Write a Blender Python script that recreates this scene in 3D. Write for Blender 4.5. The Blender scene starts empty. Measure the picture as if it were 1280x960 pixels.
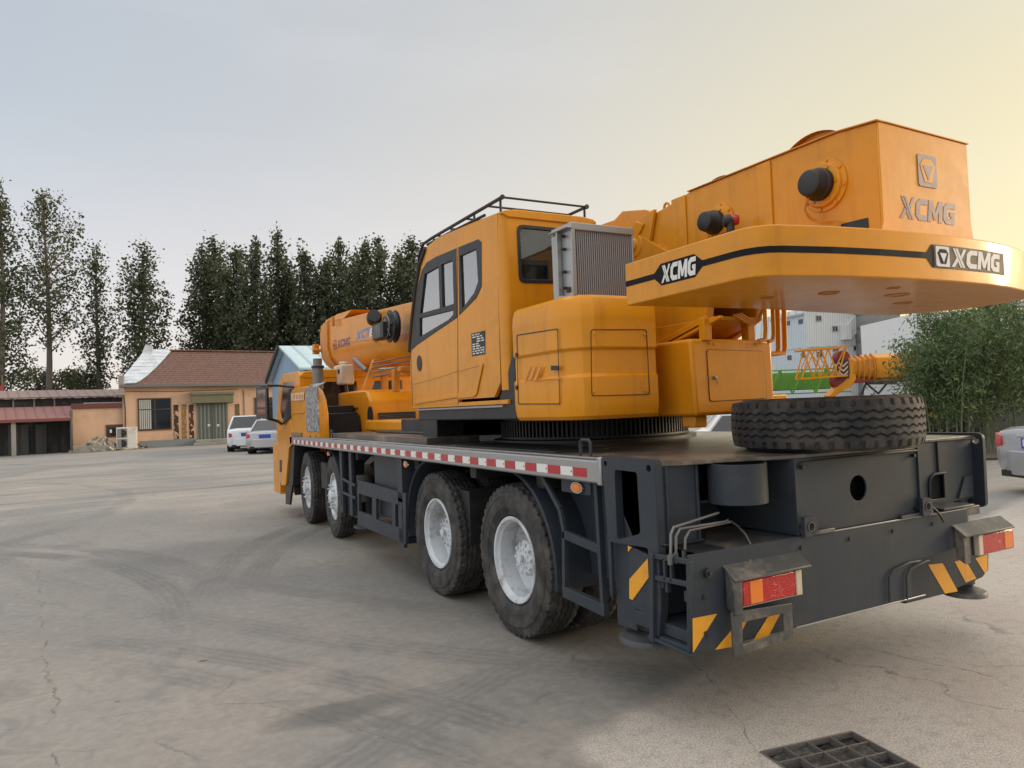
import bpy, bmesh, math, random
import numpy as np
from mathutils import Vector, Matrix, geometry, noise
random.seed(7)
S = bpy.context.scene
COL = S.collection
R_ = math.radians
# ---------------------------------------------------------------- camera
FPX, CX, CY, CZ, YAW, PIT, ROL = 910.098, -3.5811, -3.1092, 1.5403, 0.4936, 0.0324, -0.0388
cF = Vector((math.sin(YAW)*math.cos(PIT), math.cos(YAW)*math.cos(PIT), math.sin(PIT)))
_r = Vector((math.cos(YAW), -math.sin(YAW), 0)); _u = _r.cross(cF)
cR = _r*math.cos(ROL) + _u*math.sin(ROL)
cU = _u*math.cos(ROL) - _r*math.sin(ROL)
cC = Vector((CX, CY, CZ))
cam = bpy.data.cameras.new('camera'); co = bpy.data.objects.new('camera', cam); COL.objects.link(co)
cam.sensor_width = 36; cam.lens = FPX/1280*36; cam.clip_end = 3000; cam.clip_start = 0.05
m = Matrix((cR, cU, -cF)).transposed().to_4x4(); m.translation = cC; co.matrix_world = m
S.camera = co

def at(u, v, ax, val):
    """the point of the plane x/y/z = val that is seen at (u, v) of the 1280x960 photo"""
    d = cF*FPX + cR*(u-640) - cU*(v-480)
    if ax == 'd': return cC + d*(val/FPX)
    i = 'xyz'.index(ax)
    return cC + d*((val-cC[i])/d[i])
def ground(u, d):
    """ground point in the direction of photo column u at depth d"""
    a = cC + d*(cF + cR*((u-640)/FPX))
    return Vector((a.x, a.y, 0))
def onplane(u, v, P0, D):
    n = Vector(D).cross(Vector((0, 0, 1)))
    d = cF*FPX + cR*(u-640) - cU*(v-480)
    return cC + d*((Vector(P0)-cC).dot(n)/d.dot(n))

# ---------------------------------------------------------------- mesh builder
class MB:
    def __init__(s): s.v = []; s.f = []; s.cut = []
    def add(s, vs, fs):
        n = len(s.v); s.cut.append((n, len(s.f))); s.v += [tuple(p) for p in vs]; s.f += [tuple(i+n for i in f) for f in fs]; return s
    def box(s, x0, x1, y0, y1, z0, z1):
        return s.hexa([(x0,y0,z0),(x1,y0,z0),(x1,y1,z0),(x0,y1,z0),(x0,y0,z1),(x1,y0,z1),(x1,y1,z1),(x0,y1,z1)])
    def hexa(s, p): return s.add(p, [(3,2,1,0),(4,5,6,7),(0,1,5,4),(1,2,6,5),(2,3,7,6),(3,0,4,7)])
    def bar(s, a, b, w, h, up=(0,0,1)):
        a = Vector(a); b = Vector(b); d = (b-a).normalized(); up = Vector(up)
        if abs(d.dot(up)) > .98: up = Vector((1,0,0))
        sx = d.cross(up).normalized()*w/2; sy = sx.cross(d).normalized()*h/2
        return s.hexa([a-sx-sy, a+sx-sy, b+sx-sy, b-sx-sy, a-sx+sy, a+sx+sy, b+sx+sy, b-sx+sy])
    def prism(s, outer, vec, holes=()):
        loops = [[Vector(p) for p in l] for l in [outer, *holes]]
        vec = Vector(vec); flat = [p for l in loops for p in l]; N = len(flat)
        tr = geometry.tessellate_polygon(loops) if (holes or len(outer) > 4) else [tuple(range(len(outer)))]
        fs = [tuple(t) for t in tr] + [tuple(i+N for i in reversed(t)) for t in tr]
        k = 0
        for l in loops:
            n = len(l)
            for i in range(n): fs.append((k+i, k+(i+1) % n, k+(i+1) % n+N, k+i+N))
            k += n
        return s.add([*flat, *[p+vec for p in flat]], fs)
    def loft(s, rings, cap=True, closed=True):
        n = len(rings[0]); vs = [p for r in rings for p in r]; fs = []
        for j in range(len(rings)-1):
            for i in range(n if closed else n-1):
                a = j*n+i; b = j*n+(i+1) % n
                fs.append((a, b, b+n, a+n))
        if cap and closed: fs += [tuple(range(n))[::-1], tuple(range(len(vs)-n, len(vs)))]
        return s.add(vs, fs)
    def tube(s, path, r, n=8):
        P = [Vector(p) for p in path]; rings = []
        up = Vector((0,0,1))
        for i, p in enumerate(P):
            d = (P[min(i+1, len(P)-1)]-P[max(i-1, 0)]).normalized()
            if abs(d.dot(up)) > .95: up2 = Vector((1,.1,0))
            else: up2 = up
            a = d.cross(up2).normalized(); b = a.cross(d)
            rr = r[i] if isinstance(r, (list, tuple)) else r
            rings.append([p+(a*math.cos(t*2*math.pi/n)+b*math.sin(t*2*math.pi/n))*rr for t in range(n)])
        # keep rings aligned
        for j in range(1, len(rings)):
            best = min(range(n), key=lambda k: (rings[j][k]-rings[j-1][0]-(P[j]-P[j-1])).length)
            rings[j] = rings[j][best:]+rings[j][:best]
        return s.loft(rings)
    def lathe(s, prof, o, ax, n=32, cap=False):
        o = Vector(o); ax = Vector(ax).normalized()
        a = ax.orthogonal().normalized(); b = ax.cross(a)
        rings = [[o+ax*h+(a*math.cos(t*2*math.pi/n)+b*math.sin(t*2*math.pi/n))*r for t in range(n)] for r, h in prof]
        return s.loft(rings, cap=cap)
    def cyl(s, p0, p1, r, n=20, r1=None):
        p0 = Vector(p0); p1 = Vector(p1); L = (p1-p0).length
        return s.lathe([(r, 0), (r if r1 is None else r1, L)], p0, p1-p0, n, cap=True)

ORG = {}
SPLIT = set('side_rib red_tape white_tape mud_flap cable deck_handle rivet wear_pad weld_seam bolt hydraulic_pipe return_pipe turntable_rib support_post frame_post hydraulic_hose flange_seam casting_mark vent_louvre latch front_pillar press_line pipe_clip reel_spoke grille_bar mirror_glass mirror_arm hazard_stripe sticker_mark flange_bolt radiator_tube cable_bundle tank_hose ledge_plate bracket_bolt pillar foot conduit eave band chevron underframe_box door_moulding lens_rim grate_bars bracket barge_board boom_rest'.split())
def obj(name, mb, mt, parent=None, bevel=0.0, seg=2, ang=35, org=None):
    if name in SPLIT and parent is not None and len(mb.cut) > 1:
        nm = name[:-1] if name == 'grate_bars' else name; SPLIT.discard(nm); o = None; cuts = mb.cut+[(len(mb.v), len(mb.f))]
        for (v0, f0), (v1, f1) in zip(cuts, cuts[1:]):
            m = MB(); m.v = mb.v[v0:v1]; m.f = [tuple(i-v0 for i in f) for f in mb.f[f0:f1]]; o = obj(nm, m, mt, parent, bevel, seg, ang)
        SPLIT.add(name); return o
    if parent is not None: o0 = ORG[parent.name]
    elif org is not None: o0 = Vector(org)
    else: o0 = Vector((0, 0, 0))
    me = bpy.data.meshes.new(name)
    me.from_pydata([(p[0]-o0.x, p[1]-o0.y, p[2]-o0.z) for p in mb.v], [], mb.f)
    bm = bmesh.new(); bm.from_mesh(me); bmesh.ops.recalc_face_normals(bm, faces=bm.faces); bm.to_mesh(me); bm.free()
    me.polygons.foreach_set('use_smooth', [True]*len(me.polygons)); me.set_sharp_from_angle(angle=R_(ang))
    me.materials.append(mt)
    o = bpy.data.objects.new(name, me); COL.objects.link(o)
    if parent is not None: o.parent = parent
    else: o.location = o0
    ORG[o.name] = o0
    if bevel:
        b = o.modifiers.new('bevel', 'BEVEL'); b.width = bevel; b.segments = seg; b.limit_method = 'ANGLE'; b.angle_limit = R_(40)
        b.harden_normals = False
    return o
def tag(o, label=None, cat=None, group=None, kind=None):
    if label: o['label'] = label
    if cat: o['category'] = cat
    if group: o['group'] = group
    if kind: o['kind'] = kind
    return o
def thing(name, label, cat, loc=(0,0,0), group=None, rz=0):
    o = bpy.data.objects.new(name, None); COL.objects.link(o); o.location = loc; o.rotation_euler.z = rz
    o.empty_display_size = .3
    tag(o, label, cat, group); ORG[o.name] = Vector(loc) if rz == 0 else Vector((0,0,0))
    return o

# ---------------------------------------------------------------- node helper
class NT:
    def __init__(s, mt): s.t = mt.node_tree; s.n = s.t.nodes; s.l = s.t.links; s.n.clear()
    def new(s, ty, **kw):
        nd = s.n.new(ty)
        for k, v in kw.items(): setattr(nd, k, v)
        return nd
    def put(s, nd, key, val):
        i = nd.inputs[key]
        if hasattr(val, 'is_linked') or isinstance(val, bpy.types.NodeSocket): s.l.new(val, i)
        elif i.type == 'RGBA' and len(val) == 3: i.default_value = (*val, 1)
        else: i.default_value = val
    def M(s, op, a, b=None, c=None, clamp=False):
        nd = s.new('ShaderNodeMath', operation=op, use_clamp=clamp)
        for i, x in enumerate((a, b, c)):
            if x is not None: s.put(nd, i, x)
        return nd.outputs[0]
    def V(s, op, a, b=None):
        nd = s.new('ShaderNodeVectorMath', operation=op); s.put(nd, 0, a)
        if b is not None: s.put(nd, 1, b)
        return nd.outputs[0] if op not in ('LENGTH', 'DISTANCE', 'DOT_PRODUCT') else nd.outputs['Value']
    def noise(s, vec, scale, det=4, rough=.6, dist=0):
        nd = s.new('ShaderNodeTexNoise'); s.put(nd, 'Vector', vec); s.put(nd, 'Scale', scale); s.put(nd, 'Detail', det)
        s.put(nd, 'Roughness', rough); s.put(nd, 'Distortion', dist); return nd.outputs['Fac']
    def ramp(s, f, stops):
        nd = s.new('ShaderNodeValToRGB'); s.put(nd, 0, f); e = nd.color_ramp.elements
        while len(e) < len(stops): e.new(.5)
        for q, (p, c) in zip(e, stops):
            q.position = p; q.color = (*c, 1) if len(c) == 3 else c
        return nd.outputs[0]
    def sm(s, x, a, b, lo=0., hi=1.):
        nd = s.new('ShaderNodeMapRange', interpolation_type='SMOOTHSTEP'); s.put(nd, 0, x); s.put(nd, 1, a); s.put(nd, 2, b)
        s.put(nd, 3, lo); s.put(nd, 4, hi); return nd.outputs[0]
    def mix(s, f, a, b, mode='MIX'):
        nd = s.new('ShaderNodeMix', data_type='RGBA', blend_type=mode); s.put(nd, 0, f); s.put(nd, 6, a); s.put(nd, 7, b); return nd.outputs[2]
    def geo(s): return s.new('ShaderNodeNewGeometry')
    def bump(s, h, st, d=.01):
        nd = s.new('ShaderNodeBump'); s.put(nd, 'Height', h); s.put(nd, 'Strength', st); s.put(nd, 'Distance', d); return nd.outputs[0]
    def out(s, col, rough=.5, metal=0., nrm=None, **kw):
        b = s.new('ShaderNodeBsdfPrincipled'); s.put(b, 'Base Color', col); s.put(b, 'Roughness', rough); s.put(b, 'Metallic', metal)
        if nrm is not None: s.put(b, 'Normal', nrm)
        for k, v in kw.items(): s.put(b, k.replace('_', ' '), v)
        o = s.new('ShaderNodeOutputMaterial'); s.l.new(b.outputs[0], o.inputs[0]); return b
def newmat(name):
    mt = bpy.data.materials.new(name); mt.use_nodes = True; return mt, NT(mt)
def mat(name, col, rough=.5, metal=0., var=.12, scale=3., bump=0., bscale=40., dirt=0., dirtcol=(.16,.13,.1), coat=0., rvar=.25, streak=0., **kw):
    """a plain surface with uneven colour and gloss, light dirt in patches and a fine grain"""
    mt, t = newmat(name); P = t.geo().outputs['Position']
    n = t.noise(P, scale, 5); n2 = t.noise(P, scale*7, 4, .7)
    c = t.mix(t.M('MULTIPLY', t.M('SUBTRACT', n, .35, clamp=True), 2*var), col, tuple(x*.5 for x in col))
    if dirt: c = t.mix(t.M('MULTIPLY', t.sm(t.M('ADD', n, t.M('MULTIPLY', n2, .5)), .68, 1.), dirt), c, dirtcol)
    if streak: c = t.mix(t.M('MULTIPLY', t.sm(t.noise(t.V('MULTIPLY', P, (5,5,.5)), 2.2, 5, .65), .50, .75), streak), c, tuple(x*.45 for x in col))
    rr = t.M('ADD', rough, t.M('MULTIPLY', t.M('SUBTRACT', n2, .5), rvar), clamp=True)
    nr = t.bump(t.noise(P, bscale, 3), bump, .02) if bump else None
    if coat: kw['Coat_Weight'] = coat; kw['Coat_Roughness'] = .12
    t.out(c, rr, metal, nr, **kw); return mt
# ---------------------------------------------------------------- light and sky
SUN_AZ, SUN_EL = R_(104), R_(13)
w = bpy.data.worlds.new('World'); S.world = w; w.use_nodes = True
t = NT(w)
sky = t.new('ShaderNodeTexSky', sky_type='NISHITA'); sky.sun_disc = False; sky.sun_elevation = SUN_EL; sky.sun_rotation = SUN_AZ
sky.altitude = 50; sky.air_density = 1.0; sky.dust_density = 2.0; sky.ozone_density = 1.5
# the evening haze: a pale veil that turns from grey blue high and away from the sun to warm yellow round it
D = t.new('ShaderNodeTexCoord').outputs['Generated']
sp = t.new('ShaderNodeSeparateXYZ'); t.put(sp, 0, D)
az = t.V('DOT_PRODUCT', D, (math.sin(R_(92)), math.cos(R_(92)), .05))
haze = t.ramp(t.M('MULTIPLY_ADD', az, .5, .5), [(0, (.56,.595,.635)), (.40, (.58,.61,.64)), (.58, (.68,.66,.64)), (.73, (.80,.72,.60)), (.85, (.90,.76,.46)), (.96, (.93,.74,.30))])
top = t.sm(sp.outputs[2], .08, .75)
haze = t.mix(t.M('MULTIPLY', top, .55), haze, (.40,.47,.545))
low = t.sm(sp.outputs[2], .38, .02)
haze = t.mix(t.M('MULTIPLY', low, t.M('MULTIPLY', t.sm(az, .80, .2), .9)), haze, (.90,.79,.765))
cl = t.noise(t.V('MULTIPLY', D, (1, 1, 4)), 2.2, 5, .55)
haze = t.mix(t.M('MULTIPLY', t.sm(cl, .45, .75), .18), haze, (.86,.84,.82))
# the unseen veil overhead and behind the camera is brightened to lift surfaces
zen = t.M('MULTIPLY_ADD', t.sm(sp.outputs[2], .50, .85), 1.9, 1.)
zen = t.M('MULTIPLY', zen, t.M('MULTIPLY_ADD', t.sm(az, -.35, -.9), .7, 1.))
haze = t.mix(t.M('MULTIPLY', t.sm(sp.outputs[2], .5, .8), .8), haze, (.70,.67,.63))
bg1 = t.new('ShaderNodeBackground'); t.put(bg1, 0, sky.outputs[0]); t.put(bg1, 1, .05)
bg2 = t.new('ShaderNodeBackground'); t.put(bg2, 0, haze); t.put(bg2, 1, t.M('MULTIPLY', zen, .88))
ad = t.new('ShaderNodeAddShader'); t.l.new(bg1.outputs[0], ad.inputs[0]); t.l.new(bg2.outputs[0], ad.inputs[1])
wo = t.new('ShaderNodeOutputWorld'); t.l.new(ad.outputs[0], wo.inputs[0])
sl = bpy.data.lights.new('sun', 'SUN'); so = bpy.data.objects.new('sun', sl); COL.objects.link(so)
sl.energy = 1.5; sl.angle = R_(14); sl.color = (1, .80, .56)
sd = Vector((math.sin(SUN_AZ)*math.cos(SUN_EL), math.cos(SUN_AZ)*math.cos(SUN_EL), math.sin(SUN_EL)))
so.rotation_euler = (-sd).to_track_quat('-Z', 'Y').to_euler(); so.location = sd*50
S.view_settings.view_transform = 'Standard'; S.view_settings.look = 'None'; S.view_settings.exposure = 0.0
S.view_settings.gamma = 1; S.view_settings.use_curve_mapping = False
S.cycles.max_bounces = 6; S.cycles.diffuse_bounces = 3; S.cycles.glossy_bounces = 3; S.cycles.transparent_max_bounces = 12
S.cycles.transmission_bounces = 4

# ---------------------------------------------------------------- materials
ORANGE = mat('crane_paint', (.69,.268,.008), .40, var=.16, scale=1.3, dirt=.34, dirtcol=(.38,.17,.03), coat=.28, streak=.30, bump=.10, bscale=3, rvar=.30, Specular_IOR_Level=.2)
ORANGE2 = mat('crane_paint_worn', (.62,.235,.018), .5, var=.25, scale=5, dirt=.35, dirtcol=(.2,.09,.03))
SLATE = mat('chassis_paint', (.038,.047,.058), .46, var=.25, scale=2.2, dirt=.35, dirtcol=(.085,.078,.066), streak=.25, bump=.06, bscale=5, Specular_IOR_Level=.22)
SLATE2 = mat('chassis_plate_dusty', (.05,.053,.055), .5, var=.3, scale=3, dirt=.8, dirtcol=(.22,.19,.155))
DECKM = mat('deck_dust_glint_plate', (.075,.070,.062), .34, var=.3, scale=1.8, dirt=1., dirtcol=(.27,.215,.15), bump=.12, bscale=60)  # tan dirt colour is dust plus a painted warm glint
BLACK = mat('black_rubber_plastic', (.012,.013,.014), .5, var=.2, dirt=.25, dirtcol=(.045,.042,.038))
HOLLOW_SHADE = mat('hollow_shade_black', (.003,.003,.003), .9)  # near-black that paints the shade inside hollows
DARK = mat('dark_steel', (.016,.017,.018), .6, var=.3, dirt=.3, dirtcol=(.09,.08,.07))
ALU = mat('aluminium', (.36,.365,.36), .38, .55, var=.15, scale=6, dirt=.4, dirtcol=(.35,.33,.3))
STEEL = mat('worn_steel', (.20,.197,.19), .45, .6, var=.3, dirt=.4)
WHITEM = mat('white_paint', (.74,.76,.76), .4, var=.1, dirt=.25, dirtcol=(.45,.42,.38))
RIMW = mat('rim_paint', (.60,.63,.65), .42, var=.25, scale=5, dirt=.8, dirtcol=(.24,.19,.15))
RED = mat('reflector_red', (.42,.012,.02), .3, var=.15, coat=.4)
YEL = mat('hazard_yellow', (.80,.36,.02), .4, var=.12, scale=8, dirt=.2)
LETW = mat('white_lettering', (.72,.69,.65), .6, var=.05, Specular_IOR_Level=.15)
LETG = mat('grey_lettering', (.235,.18,.185), .5, var=.05)
LETP = mat('boom_lettering', (.13,.085,.15), .5, var=.1)
LETB = mat('blue_lettering', (.10,.22,.50), .45, var=.1)
BAND_GLARE = mat('band_glare', (.17,.125,.085), .6, var=.2, Specular_IOR_Level=.15)  # glare on the black band, painted as a brown grey
BAND = mat('black_band', (.012,.012,.013), .6, var=.15, Specular_IOR_Level=.12)
CREAM = mat('cream_paint', (.62,.50,.36), .5, var=.15, dirt=.3)
CHROME = mat('chrome', (.75,.75,.75), .15, 1., var=.05)
AMBER = mat('amber_lens', (.80,.20,.01), .25, var=.1, coat=.5)
SILVER = mat('silver_car_paint', (.42,.43,.44), .30, .45, var=.04, coat=.5, rvar=.02)
CARW = mat('white_car_paint', (.74,.76,.78), .30, var=.04, coat=.5, rvar=.02)
REDL = mat('red_lens', (.50,.01,.01), .2, var=.1, coat=.6)
BLUEP = mat('plate_blue', (.015,.07,.42), .4, var=.1)
def glassmat(name, tint, tr=.55, rough=.03):
    mt, t = newmat(name)
    a = t.new('ShaderNodeBsdfTransparent'); t.put(a, 0, tint)
    b = t.new('ShaderNodeBsdfGlossy'); t.put(b, 0, (.9,.9,.9)); t.put(b, 1, rough)
    n = t.noise(t.geo().outputs['Position'], 2.5, 4)
    d = t.new('ShaderNodeBsdfDiffuse'); t.put(d, 0, (.35,.35,.33))
    fr = t.new('ShaderNodeFresnel'); t.put(fr, 0, 1.5)
    m1 = t.new('ShaderNodeMixShader'); t.put(m1, 0, t.M('MULTIPLY', t.sm(n, .35, .8), .22)); t.l.new(a.outputs[0], m1.inputs[1]); t.l.new(d.outputs[0], m1.inputs[2])
    m2 = t.new('ShaderNodeMixShader'); t.put(m2, 0, t.M('MULTIPLY_ADD', fr.outputs[0], 1.1, 1-tr, clamp=True)); t.l.new(m1.outputs[0], m2.inputs[1]); t.l.new(b.outputs[0], m2.inputs[2])
    o = t.new('ShaderNodeOutputMaterial'); t.l.new(m2.outputs[0], o.inputs[0]); return mt
GLASS = glassmat('cab_glass', (.80,.84,.80), .66)
DGLASS = mat('dark_window_glass', (.012,.014,.016), .08, var=.1, coat=.5)

def tyremat():
    mt, t = newmat('tyre_rubber'); P = t.geo().outputs['Position']
    n = t.noise(P, 7, 6, .7); n2 = t.noise(P, 60, 3)
    c = t.mix(t.sm(n, .38, .72), (.018,.018,.019), (.085,.075,.062))
    t.out(c, t.M('MULTIPLY_ADD', n2, .2, .62), 0., t.bump(n2, .35, .006)); return mt
TYRE = tyremat()

def lensmat():
    mt, t = newmat('tail_lamp_lens'); P = t.new('ShaderNodeTexCoord').outputs['Object']
    v = t.new('ShaderNodeTexVoronoi', feature='DISTANCE_TO_EDGE'); t.put(v, 'Vector', t.V('ADD', P, t.V('MULTIPLY', t.new('ShaderNodeTexNoise').outputs['Color'], (.05,.05,.05)))); t.put(v, 'Scale', 24)
    cr = t.M('MULTIPLY', t.sm(v.outputs[0], .035, .0), t.sm(t.noise(P, 9, 2), .48, .60))
    vv = t.new('ShaderNodeTexVoronoi'); t.put(vv, 'Vector', P); t.put(vv, 'Scale', 120)
    c = t.mix(t.M('MULTIPLY', vv.outputs[0], .8, clamp=True), (.60,.006,.006), (.22,.001,.003))
    c = t.mix(t.M('MULTIPLY', cr, .8), c, (.75,.30,.24)); t.out(c, .18, 0., t.bump(vv.outputs[0], .5, .004), Coat_Weight=.3); return mt
LENS = lensmat()

# ---------------------------------------------------------------- ground
def groundmat():
    mt, t = newmat('yard_concrete'); P = t.geo().outputs['Position']
    s = t.new('ShaderNodeSeparateXYZ'); t.put(s, 0, P); x, y = s.outputs[0], s.outputs[1]
    big = t.noise(P, .16, 5, .55, .6); mid = t.noise(P, .9, 6, .62, .4); fine = t.noise(P, 14, 6, .7); grit = t.noise(P, 120, 3, .7)
    c = t.mix(t.sm(big, .36, .62), (.185,.175,.160), (.310,.272,.230))
    c = t.mix(t.M('MULTIPLY', t.sm(mid, .42, .72), .55), c, (.20,.197,.187))
    c = t.mix(t.M('MULTIPLY', t.sm(fine, .42, .8), .38), c, (.155,.150,.142))
    c = t.mix(t.M('MULTIPLY', t.sm(fine, .58, .30), .22), c, (.43,.40,.36))
    c = t.mix(t.M('MULTIPLY', t.sm(grit, .52, .72), .35), c, (.13,.12,.11))
    c = t.mix(t.M('MULTIPLY', t.sm(t.noise(P, 2.6, 6, .7, 1.), .50, .66), .48), c, (.17,.165,.155))
    # long drag streaks across the far yard
    st = t.noise(t.V('MULTIPLY', P, (.10, 1.1, 1)), 1.3, 5, .65, 1.2)
    far = t.sm(y, 6, 16)
    c = t.mix(t.M('MULTIPLY', t.M('MULTIPLY', t.sm(st, .5, .72), .6), far), c, (.165,.157,.145))
    c = t.mix(t.M('MULTIPLY', t.M('MULTIPLY', t.sm(st, .48, .30), .5), far), c, (.43,.385,.33))
    wob = t.M('MULTIPLY', t.M('SUBTRACT', t.noise(P, 1.2, 5), .5), .55)
    wob2 = t.M('MULTIPLY', t.M('SUBTRACT', t.noise(P, 5.5, 5, .7), .5), .22)
    # tyre tracks: arcs (cx, cy, r, half width, ymin, ymax, strength)
    dark = None
    tracks = [(-9.5,3.5,6.3,.13,2.5,13,.8), (-9.5,3.5,6.75,.13,3.0,12,.7), (5.0,2.5,8.1,.13,3,11,.75), (5.0,2.5,7.7,.13,3.5,11,.6),
              (-14,14,10.5,.16,2,26,.45), (-4,30,15.5,.16,8,22,.5), (-4,30,13.2,.16,8,22,.45), (12,12,17.5,.14,-1,14,.4), (12,12,16.6,.12,-2,10,.5),
              (-10,-3,8.6,.12,-3,5,.5), (-10,-3,8.25,.12,-3,4,.45), (3,-9,10.8,.14,-3,3,.45), (-30,30,24,.18,5,30,.4), (20,45,30,.2,14,40,.4)]
    for cx, cy, r, hw, y0, y1, k in tracks:
        d = t.M('SUBTRACT', t.M('SQRT', t.M('ADD', t.M('POWER', t.M('SUBTRACT', x, cx), 2.), t.M('POWER', t.M('SUBTRACT', y, cy), 2.))), r)
        d = t.M('ADD', d, t.M('MULTIPLY', wob2, .35))
        m_ = t.sm(t.M('ABSOLUTE', d), hw*1.3, hw*.8)
        rib = t.M('MULTIPLY_ADD', t.M('SINE', t.M('ADD', t.M('MULTIPLY', d, 95.), t.M('MULTIPLY', wob2, 14.))), .25, .70)
        m_ = t.M('MULTIPLY', t.M('MULTIPLY', m_, rib), t.M('MULTIPLY', t.sm(y, y0, y0+1.6), t.sm(y, y1, y1-3)))
        m_ = t.M('MULTIPLY', m_, t.M('MULTIPLY', t.sm(mid, .30, .62), k))
        dark = m_ if dark is None else t.M('MAXIMUM', dark, m_)
    c = t.mix(t.M('MULTIPLY', dark, .95), c, (.085,.082,.078))
    # oil patches
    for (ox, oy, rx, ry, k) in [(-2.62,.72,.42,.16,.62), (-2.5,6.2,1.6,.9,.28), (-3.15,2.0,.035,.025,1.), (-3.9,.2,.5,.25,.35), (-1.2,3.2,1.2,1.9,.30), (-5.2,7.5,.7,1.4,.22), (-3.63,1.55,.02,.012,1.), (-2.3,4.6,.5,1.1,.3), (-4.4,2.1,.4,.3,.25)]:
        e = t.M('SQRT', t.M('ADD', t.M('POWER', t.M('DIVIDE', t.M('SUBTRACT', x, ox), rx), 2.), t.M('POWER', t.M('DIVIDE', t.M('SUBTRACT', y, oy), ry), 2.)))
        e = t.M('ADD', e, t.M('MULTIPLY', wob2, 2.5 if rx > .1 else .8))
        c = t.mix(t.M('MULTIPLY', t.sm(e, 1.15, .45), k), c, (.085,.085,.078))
    # rough, lighter concrete patch by the drain
    pm = t.M('MULTIPLY', t.sm(t.M('ADD', x, t.M('MULTIPLY', wob2, .6)), -1.95, -1.75), t.sm(t.M('ADD', t.M('ADD', t.M('MULTIPLY', x, -.30), y), wob2), .42, .22))
    rg = t.noise(P, 110, 4, .85)
    pc = t.mix(t.sm(rg, .38, .60), (.235,.212,.19), (.54,.49,.43))
    pc = t.mix(t.M('MULTIPLY', t.sm(mid, .42, .66), .55), pc, (.36,.29,.26))
    pc = t.mix(t.M('MULTIPLY', t.sm(fine, .45, .7), .5), pc, (.22,.20,.18))
    c = t.mix(pm, c, pc)
    edge = t.M('MULTIPLY', t.M('MULTIPLY', pm, t.M('SUBTRACT', 1., pm)), 3., clamp=True)
    c = t.mix(t.M('MULTIPLY', t.M('MULTIPLY', edge, t.sm(y, .1, -.1)), .25), c, (.10,.09,.08))
    # cracks and joints: wandering lines a*x + b*y = k, with gaps
    cr = None; gapn = t.noise(P, 1.7, 3)
    for a, b, k, wd, lo, hi, gap in [(1,.10,-3.78,.010,-2,7,.46), (.35,1,.05,.006,-5,-2.4,.44), (.12,1,.52,.006,-3.2,-1.7,.36), (1,.55,-2.35,.006,-1,1.2,.40), (.05,1,3.1,.006,-6,0,.5),
                                     (.08,1,6.4,.008,-9,-1,.46), (1,.05,-5.9,.008,1,14,.45), (.3,1,11.5,.012,-12,3,.45), (1,-.6,-.75,.007,-1,.6,.42), (.9,1,1.9,.006,-4,3,.52), (1,.2,.35,.010,-3,0,.4), (.6,1,-.35,.008,0,2,.45)]:
        d = t.M('SUBTRACT', t.M('ADD', t.M('MULTIPLY', x, float(a)), t.M('MULTIPLY', y, float(b))), k)
        d = t.M('ABSOLUTE', t.M('ADD', d, t.M('ADD', t.M('MULTIPLY', wob, .55), t.M('MULTIPLY', wob2, .5))))
        q = y if a >= .9 else x
        m_ = t.M('MULTIPLY', t.sm(d, wd*.95, wd*.2), t.M('MULTIPLY', t.sm(q, lo, lo+.4), t.sm(q, hi, hi-.4)))
        m_ = t.M('MULTIPLY', m_, t.sm(gapn, gap, gap+.08))
        cr = m_ if cr is None else t.M('MAXIMUM', cr, m_)
    v = t.new('ShaderNodeTexVoronoi', feature='DISTANCE_TO_EDGE'); t.put(v, 'Scale', .42)
    nn = t.new('ShaderNodeTexNoise'); t.put(nn, 'Vector', P); t.put(nn, 'Scale', 2.2); t.put(nn, 'Detail', 5.)
    t.put(v, 'Vector', t.V('ADD', P, t.V('MULTIPLY', nn.outputs['Color'], (.7,.7,.0))))
    vc = t.M('MULTIPLY', t.sm(v.outputs[0], .006, .001), t.sm(t.noise(P, .55, 4), .53, .60))
    cr = t.M('MAXIMUM', cr, t.M('MULTIPLY', vc, .8)); gapn = None
    c = t.mix(t.M('MULTIPLY', cr, t.sm(t.noise(P, 22, 3, .8), .30, .62, .25, .8)), c, (.085,.078,.068))
    h = t.M('ADD', t.M('MULTIPLY', t.noise(P, 14, 3, .7), .5), t.M('MULTIPLY', rg, .45))
    rr = t.M('MULTIPLY_ADD', t.M('SUBTRACT', mid, .5), -.3, .66, clamp=True)
    t.out(c, rr, 0., t.bump(h, .55, .012), Specular_IOR_Level=.45); return mt
g = MB().add([(-400,-300,0),(600,-300,0),(600,900,0),(-400,900,0)], [(0,1,2,3)])
# a hole for the drain is cut out of the sheet
DR = [at(950,940,'z',0), at(1052,917,'z',0), at(1205,972,'z',0)]
d0, d1 = DR[0], DR[1]; ex = (d1-d0); ex.normalize(); ey = Vector((ex.y, -ex.x, 0))
DW, DL = .50, .72
q = [d0, d0+ex*DW, d0+ex*DW+ey*DL, d0+ey*DL]
g = MB(); P4 = [Vector(p) for p in [(-400,-300,0),(600,-300,0),(600,900,0),(-400,900,0)]]
tr = geometry.tessellate_polygon([P4, q]); g.add(P4+q, [tuple(i) for i in tr])
tag(obj('ground', g, groundmat()), kind='structure')
dr = thing('drain_grate', 'rusty steel drain grate filled with dirt, set in the rough concrete in the foreground', 'drain grate', (d0.x, d0.y, 0))
RUST = mat('drain_iron', (.15,.14,.13), .7, .3, var=.5, scale=20, dirt=.6, dirtcol=(.2,.12,.08), bump=.5, bscale=90)
SOIL = mat('drain_dirt', (.06,.052,.045), .9, var=.5, scale=25, dirt=.8, dirtcol=(.2,.18,.16), bump=1., bscale=60)
fr = MB(); up = Vector((0,0,1))
for a, b in ((0,1),(1,2),(2,3),(3,0)): fr.bar(q[a]-up*.012, q[b]-up*.012, .010, .03)
obj('frame', fr, RUST, dr, .003)
bars = MB()
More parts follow.
